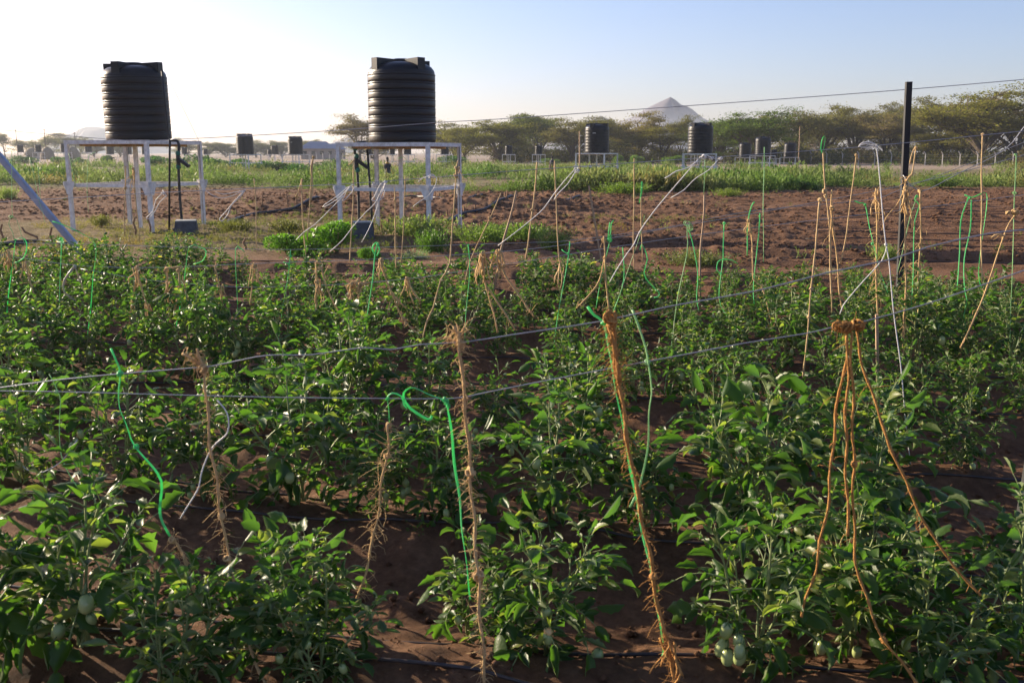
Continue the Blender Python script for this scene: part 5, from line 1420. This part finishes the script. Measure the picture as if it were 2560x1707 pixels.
# scrub under the trees
N = 7000
xx = -170 + rs.rand(N) * 340; yy = 160 - 0.55 * (xx - 77) * (xx < 77) + rs.rand(N) * 90
keep = (vnoise(xx * 0.06, yy * 0.05, 40) > -0.26) & (xx > -4)
xx, yy = xx[keep], yy[keep]
scatter('undergrowth', SCRUB, xx, yy, 1.1 + 2.4 * rs.rand(len(xx)) ** 2, 6, 'dry brown and olive scrub below the acacia trees', (0.42, 0.30, 0.26))
for i, (x, y, w, h, l) in enumerate([(1372, 398, 40, 18, 'bright green bush behind the fence beside the person in mustard'), (1590, 393, 34, 28, 'bright green round bush right of the printed tank'), (1548, 392, 26, 28, 'yellow-green bush between the printed tank and the round bush'), (1690, 398, 50, 26, 'green bush left of the tank below the pointed hill')]):
    p = at_depth(x, 380, 176); pm = FPX / 176
    t = empty('shrub', (p.x, 176, hz(p.x, 176)), l, 'shrub', None, i, (w / pm / 1.25, w / pm / 1.25, h / pm))
    f = link('foliage', SHM['leafy'], t); f.color = (0.11, 0.17, 0.03, 1); f['kind'] = 'stuff'; link('stems', SHM['stems'], t)

# ------------------------------------------------------------------ fence, house, huts, poles
A = at_depth(2700, 380, 146); B = at_depth(540, 380, 350)
fence = empty('fence', (A.x, A.y, 0), 'long fence of pale concrete posts with bent tops behind the weeds', 'fence')
g = G(); g.tube([(0, 0, -0.2), (0, 0, 1.75), (-0.12, -0.05, 1.95), (-0.35, -0.12, 2.2)], [0.075, 0.07, 0.068, 0.06], 4); FP = g.mesh('post', M['concrete_post'])
Lf = (B - A); npst = 84
for i in range(npst):
    q = Lf * ((i / (npst - 1)) ** 1.12)
    o = link('post', FP, fence); o.location = (q.x, q.y, hz(A.x + q.x, A.y + q.y))
for hgt in (0.4, 0.9, 1.4, 1.75):
    g = G(); g.tube([Vector((Lf.x * t, Lf.y * t, hgt)) for t in np.linspace(0, 1, 20)], 0.012, 3); g.obj('fence_wire', M['wire'], fence)
def house(px, D, w, h, roof, label):
    p = at_depth(px, 380, D)
    t = empty('house', (p.x, D, hz(p.x, D)), label, 'house', rz=0.15)
    g = G(); g.box((0, 0, h / 2), (w, w * 0.5, h)); g.obj('wall', M['house_wall'], t)
    g = G(); e = 0.7; a, b = w / 2 + e, w * 0.25 + e
    g.add([(-a, -b, h), (a, -b, h), (a, b, h), (-a, b, h), (-a + b, 0, h + roof), (a - b, 0, h + roof)], [(0, 1, 5, 4), (1, 2, 5), (2, 3, 4, 5), (3, 0, 4), (3, 2, 1, 0)]); g.obj('roof', M['house_roof'], t)
    for k in range(4):
        g = G(); g.box((-w * 0.38 + k * w * 0.25, -w * 0.25 - 0.02, h * 0.62), (1.1, 0.06, 1.0)); g.obj('window', M['dark'], t)
house(795, 310, 10, 3.2, 2.2, 'low house with a blue-grey hipped roof, left one of the pair')
house(828, 330, 9, 3.0, 1.9, 'low house with a blue-grey hipped roof, right one of the pair')
def hut(px, D, R, H, label):
    p = at_depth(px, 380, D)
    t = empty('hut', (p.x, D, hz(p.x, D)), label, 'hut')
    g = G(); g.lathe([(R, 0), (R * 0.99, H * 0.3), (R * 0.86, H * 0.6), (R * 0.55, H * 0.88), (R * 0.15, H), (0.01, H)], 16); d = g.obj('dome', M['thatch'], t, True)
    g = G(); g.box((0, -R * 0.96, 0.6), (0.8, 0.3, 1.2)); g.obj('doorway', M['dark'], t)
hut(118, 300, 2.0, 3.6, 'small domed thatched hut between far tanks on the left')
hut(80, 310, 2.6, 3.4, 'low domed hut behind the second far tank')
hut(180, 310, 2.4, 3.8, 'domed hut right of the third far tank')
for x, t_, b_, l in [(44, 324, 376, 'thin utility pole nearest the left edge on the horizon'), (115, 322, 378, 'thin utility pole among the left horizon trees'), (190, 331, 378, 'thin utility pole right of the left horizon trees')]:
    p = at_depth(x, 380, 330); pm = FPX / 330
    g = G(); g.tube([(0, 0, 0), (0, 0, (380 - t_) / pm + 2)], [0.16, 0.11], 6); g.box((0, 0, (380 - t_) / pm + 1.6), (1.0, 0.1, 0.1))
    o = g.obj('utility_pole', M['bark']); o.location = (p.x, 330, hz(p.x, 330)); tag(o, l, 'pole')
for x, t_, D, l in [(1449, 325, 70, 'tall bare stick tied to the left side of the printed tank stand'), (1997, 316, 125, 'tall bare stick right of the group of four tanks')]:
    p = at_depth(x, 380, D); pm = FPX / D
    g = G(); g.tube([(0, 0, -0.1), (0.02, 0, 1.8), (-0.02, 0, (380 - t_) / pm + 2)], [0.06, 0.055, 0.045], 6)
    o = g.obj('tall_stick', M['pole']); o.location = (p.x, D, hz(p.x, D)); tag(o, l, 'pole')

# ------------------------------------------------------------------ people, goat, sack
def skin_body(name, joints, edges, mat, parent, root=0, sub=2):
    me = bpy.data.meshes.new(name)
    me.from_pydata([j[0] for j in joints], edges, [])
    o = link(name, me, parent)
    sk = o.modifiers.new('skin', 'SKIN')
    sv = me.skin_vertices
    if not sv:
        import bmesh
        bm = bmesh.new(); bm.from_mesh(me); bm.verts.layers.skin.verify(); bm.to_mesh(me); bm.free()
        sv = me.skin_vertices
    for i, j in enumerate(joints):
        r_ = j[1] if hasattr(j[1], '__len__') else (j[1], j[1])
        sv[0].data[i].radius = r_
        sv[0].data[i].use_root = (i == root)
    sk.use_smooth_shade = True
    ss_ = o.modifiers.new('sub', 'SUBSURF'); ss_.levels = sub; ss_.render_levels = sub
    me.materials.append(mat)
    return o
def cloth(name, rings, mat, parent, n=20, fold=0.06, seed=0):
    """garment: rings of (cx, cy, z, rx, ry)"""
    V = []; F = []; rr = random.Random(seed); ph = rr.uniform(0, 6)
    for i, (cx, cy_, z, rx, ry) in enumerate(rings):
        for k in range(n):
            a = 2 * math.pi * k / n
            f = 1 + fold * math.sin(5 * a + ph + i * 0.3) * (i / max(1, len(rings) - 1))
            V.append((cx + rx * f * math.cos(a), cy_ + ry * f * math.sin(a), z))
    for i in range(len(rings) - 1):
        for k in range(n):
            k2 = (k + 1) % n
            F.append((i * n + k, (i + 1) * n + k, (i + 1) * n + k2, i * n + k2))
    g = G(); g.add(V, F)
    o = g.obj(name, mat, parent, True)
    so = o.modifiers.new('thick', 'SOLIDIFY'); so.thickness = 0.012
    return o
def hand(joints, edges, w, dirv, spread):
    """palm and five fingers of different length, rooted at the wrist index w"""
    p = Vector(joints[w][0]); d = Vector(dirv).normalized(); s_ = Vector(spread).normalized()
    joints.append((tuple(p + d * 0.07), (0.030, 0.018))); pi = len(joints) - 1; edges.append((w, pi))
    for k, (o_, ln) in enumerate(((-0.032, 0.065), (-0.011, 0.078), (0.010, 0.074), (0.031, 0.058))):
        a = p + d * 0.085 + s_ * o_; b_ = a + d * ln * 0.55; c = b_ + (d * 0.6 + Vector((0, 0, -0.6))).normalized() * ln * 0.5
        i0 = len(joints); joints += [(tuple(a), 0.009), (tuple(b_), 0.008), (tuple(c), 0.007)]; edges += [(pi, i0), (i0, i0 + 1), (i0 + 1, i0 + 2)]
    a = p + d * 0.03 - s_ * 0.035; b_ = a + (d - s_ * 0.8).normalized() * 0.045
    i0 = len(joints); joints += [(tuple(a), 0.010), (tuple(b_), 0.008)]; edges += [(w, i0), (i0, i0 + 1)]
def person(loc, label, rz, style):
    t = empty('person', loc, label, 'person', rz=rz)
    J = [((0, 0, 0.93), (0.14, 0.11)), ((0, 0.0, 1.12), (0.12, 0.09)), ((0, 0, 1.32), (0.15, 0.10)), ((0, 0, 1.43), (0.06, 0.06)), ((0, -0.01, 1.50), (0.05, 0.052)), ((0, -0.015, 1.585), (0.076, 0.092)), ((0, -0.01, 1.67), (0.066, 0.08)),
         ((0.09, 0, 0.86), 0.09), ((0.10, -0.02, 0.48), 0.058), ((0.10, 0.02, 0.10), 0.036), ((0.11, -0.13, 0.03), (0.040, 0.024)),
         ((-0.09, 0, 0.86), 0.09), ((-0.10, -0.02, 0.48), 0.058), ((-0.10, 0.02, 0.10), 0.036), ((-0.11, -0.13, 0.03), (0.040, 0.024)),
         ((0.18, 0, 1.36), 0.052), ((0.24, 0.02, 1.10), 0.040), ((-0.18, 0, 1.36), 0.052), ((-0.24, 0.02, 1.10), 0.040)]
    E = [(0, 1), (1, 2), (2, 3), (3, 4), (4, 5), (5, 6), (0, 7), (7, 8), (8, 9), (9, 10), (0, 11), (11, 12), (12, 13), (13, 14), (2, 15), (15, 16), (2, 17), (17, 18)]
    if style == 0: wr, wl = (0.13, -0.16, 1.02), (-0.13, -0.17, 1.00)
    else: wr, wl = (0.16, -0.14, 1.12), (-0.12, -0.17, 1.16)
    J += [(wr, 0.026), (wl, 0.026)]; E += [(16, 19), (18, 20)]
    hand(J, E, 19, (-0.5, -0.6, -0.2), (0, -0.3, 1)); hand(J, E, 20, (0.5, -0.6, -0.2), (0, -0.3, 1))
    # nose, ears
    n0 = len(J); J += [((0, -0.118, 1.580), 0.012)]; E += [(5, n0)]
    body = skin_body('body', J, E, M['skin'], t, 0, 2)
    for sx in (-1, 1):
        g = G(); g.lathe([(0.001, -0.011), (0.010, -0.006), (0.012, 0.0), (0.010, 0.006), (0.001, 0.011)], 8, c=(sx * 0.03, -0.098, 1.60)); g.obj('eye', M['cord'], t, True)
        g = G(); g.box((sx * 0.082, 0.0, 1.59), (0.016, 0.04, 0.06)); g.obj('ear', M['skin'], t)
    g = G(); g.box((0, -0.100, 1.535), (0.05, 0.012, 0.012)); g.obj('mouth', M['brown_cloth'], t)
    if style == 0:
        cloth('top', [(0, 0, 1.40, 0.17, 0.12), (0, 0, 1.28, 0.19, 0.14), (0, 0, 1.12, 0.165, 0.135), (0, 0, 0.98, 0.18, 0.15)], M['dark_cloth'], t, fold=0.02)
        cloth('skirt', [(0, 0, 1.02, 0.175, 0.15), (0, 0, 0.86, 0.20, 0.18), (0, 0, 0.66, 0.22, 0.20), (0, 0, 0.50, 0.235, 0.215)], M['skirt'], t, fold=0.07)
        cloth('blue_hem', [(0.03, 0, 0.56, 0.225, 0.205), (0.03, 0, 0.36, 0.22, 0.20)], M['blue_cloth'], t, fold=0.08)
        cloth('bead_collar', [(0, 0, 1.49, 0.075, 0.075), (0, -0.01, 1.44, 0.11, 0.11), (0, -0.01, 1.38, 0.16, 0.145)], M['beads'], t, fold=0.0)
        g = G(); g.lathe([(0.082, 1.62), (0.088, 1.67), (0.082, 1.74), (0.07, 1.80), (0.001, 1.81)], 16); g.obj('hair', M['dark'], t, True)
    else:
        cloth('shirt', [(0, 0, 1.42, 0.15, 0.11), (0, 0, 1.30, 0.20, 0.15), (0, 0.01, 1.12, 0.20, 0.17), (0, 0, 0.95, 0.21, 0.18)], M['dark_cloth'], t, fold=0.03)
        cloth('skirt', [(0, 0, 1.00, 0.20, 0.17), (-0.03, 0, 0.80, 0.25, 0.22), (-0.06, 0, 0.58, 0.29, 0.25), (-0.04, 0, 0.42, 0.26, 0.24)], M['mustard'], t, fold=0.10)
        cloth('wrap', [(0.05, 0.02, 1.05, 0.19, 0.18), (0.07, 0.02, 0.80, 0.21, 0.21), (0.07, 0.02, 0.40, 0.20, 0.21)], M['brown_cloth'], t, fold=0.06)
        g = G(); g.lathe([(0.082, 1.60), (0.090, 1.66), (0.075, 1.72), (0.001, 1.745)], 16); g.obj('hair', M['dark'], t, True)
    return t
p = at_ground(970, 463); z = hz(p.x, p.y)
person((p.x, p.y, z), 'person in dark top, patterned skirt and yellow bead collar holding a stick', 0.15, 0)
g = G(); g.tube([(-0.16, -0.26, 0.0), (-0.10, -0.26, 0.55), (-0.03, -0.25, 1.06)], [0.017, 0.018, 0.016], 6)
o = g.obj('walking_stick', M['straw']); o.location = (p.x, p.y, z); tag(o, 'pale stick held by the person with the bead collar', 'stick')
p2 = at_ground(1380, 441); z = hz(p2.x, p2.y)
person((p2.x, p2.y, z), 'person in dark shirt and mustard skirt standing in the weeds', 2.5, 1)
# slumped grey bundle beside the first person
p = at_ground(997, 463); z = hz(p.x, p.y)
g = G(); rr = random.Random(3)
V = []; F = []; n = 16; rings = [(0.0, 0.15, 0.0), (0.10, 0.17, 0.0), (0.30, 0.19, -0.01), (0.45, 0.18, -0.03), (0.56, 0.13, -0.08), (0.64, 0.08, -0.13), (0.68, 0.02, -0.15)]
for (zz, r0, dx) in rings:
    for k in range(n):
        a = 2 * math.pi * k / n; f = 1 + 0.16 * math.sin(3 * a + zz * 7) + rr.uniform(-.05, .05)
        V.append((dx + r0 * f * math.cos(a), r0 * f * math.sin(a) * 0.8, zz))
for i in range(len(rings) - 1):
    for k in range(n):
        F.append((i * n + k, i * n + (k + 1) % n, (i + 1) * n + (k + 1) % n, (i + 1) * n + k))
g.add(V, F); o = g.obj('cloth_bundle', M['grey_cloth'], smooth=True); o.location = (p.x, p.y, z); tag(o, 'slumped grey cloth bundle beside the person with the bead collar', 'bundle')
# sacks
for (px, py, hh, lean_, l) in [(1677, 463, 0.68, -0.12, 'upright white woven sack in the weeds right of the goat'), (1690, 462, 0.62, 0.08, 'bluish white sack leaning on the upright white sack')]:
    p = at_ground(px, py); z = hz(p.x, p.y)
    V = []; F = []; n = 18; R0 = 0.19
    rings = [(0.0, 0.80), (0.05, 1.0), (0.25, 1.08), (0.5, 1.0), (0.72, 0.92), (0.86, 0.72), (0.93, 0.45), (1.0, 0.55)]
    for (t_, r0) in rings:
        for k in range(n):
            a = 2 * math.pi * k / n; f = 1 + 0.09 * math.sin(4 * a + t_ * 6 + px) + rr.uniform(-.04, .04)
            V.append((R0 * r0 * f * math.cos(a) + lean_ * t_, R0 * r0 * f * math.sin(a) * 0.8, t_ * hh))
    for i in range(len(rings) - 1):
        for k in range(n):
            F.append((i * n + k, i * n + (k + 1) % n, (i + 1) * n + (k + 1) % n, (i + 1) * n + k))
    g = G(); g.add(V, F); o = g.obj('sack', M['sack'], smooth=True); o.location = (p.x, p.y + (0.3 if lean_ > 0 else 0), z); tag(o, l, 'sack')
# goat, head to the left, grazing
p = at_ground(1638, 470); z = hz(p.x, p.y)
goat = empty('goat', (p.x, p.y, z), 'goat with brown head and pale body standing in the weeds', 'goat', rz=0.2)
J = [((0.30, 0, 0.50), (0.115, 0.13)), ((0.08, 0, 0.49), (0.125, 0.14)), ((-0.18, 0, 0.50), (0.11, 0.14)), ((-0.30, 0, 0.56), (0.075, 0.085)),
     ((0.40, 0, 0.56), (0.04, 0.04)), ((0.46, 0, 0.62), 0.015)]
E = [(0, 1), (1, 2), (2, 3), (0, 4), (4, 5)]
for sy in (-1, 1):
    b_ = len(J); J += [((0.30, sy * 0.08, 0.38), (0.062, 0.07)), ((0.26, sy * 0.085, 0.27), 0.036), ((0.34, sy * 0.085, 0.17), 0.024), ((0.325, sy * 0.085, 0.03), 0.020)]; E += [(0, b_), (b_, b_ + 1), (b_ + 1, b_ + 2), (b_ + 2, b_ + 3)]
    b_ = len(J); J += [((-0.20, sy * 0.08, 0.36), (0.05, 0.055)), ((-0.20, sy * 0.085, 0.20), 0.027), ((-0.205, sy * 0.085, 0.03), 0.020)]; E += [(2, b_), (b_, b_ + 1), (b_ + 1, b_ + 2)]
skin_body('body', J, E, M['goat_white'], goat, 1, 2)
J = [((-0.30, 0, 0.56), (0.078, 0.088)), ((-0.42, 0, 0.55), (0.062, 0.07)), ((-0.50, 0, 0.50), (0.055, 0.065)), ((-0.58, 0, 0.42), (0.036, 0.042)), ((-0.62, 0, 0.38), (0.028, 0.03))]
head = skin_body('head', J, [(0, 1), (1, 2), (2, 3), (3, 4)], M['goat_brown'], goat, 1, 2)
for sy in (-1, 1):
    g = G(); g.tube([(-0.46, sy * 0.05, 0.55), (-0.45, sy * 0.11, 0.50), (-0.46, sy * 0.12, 0.42)], [0.012, 0.028, 0.008], 5, flat=0.4); g.obj('ear', M['goat_brown'], head)
    g = G(); g.tube([(-0.44, sy * 0.03, 0.57), (-0.40, sy * 0.05, 0.63), (-0.34, sy * 0.06, 0.65)], [0.014, 0.010, 0.004], 5); g.obj('horn', M['dark'], head)

# ------------------------------------------------------------------ dusty air
hm, nt, out = new_mat('haze')
pv = nd(nt, 'ShaderNodeVolumePrincipled'); pv.inputs['Color'].default_value = (0.82, 0.90, 1.0, 1)
pv.inputs['Density'].default_value = 0.00022; pv.inputs['Anisotropy'].default_value = 0.35
nt.links.new(pv.outputs[0], out.inputs['Volume'])
g = G(); g.box((0, 0, 29), (5300, 5300, 64)); hz_ob = g.obj('haze', hm)
tag(hz_ob, 'thin dusty haze over the whole plain', 'haze', kind='stuff')
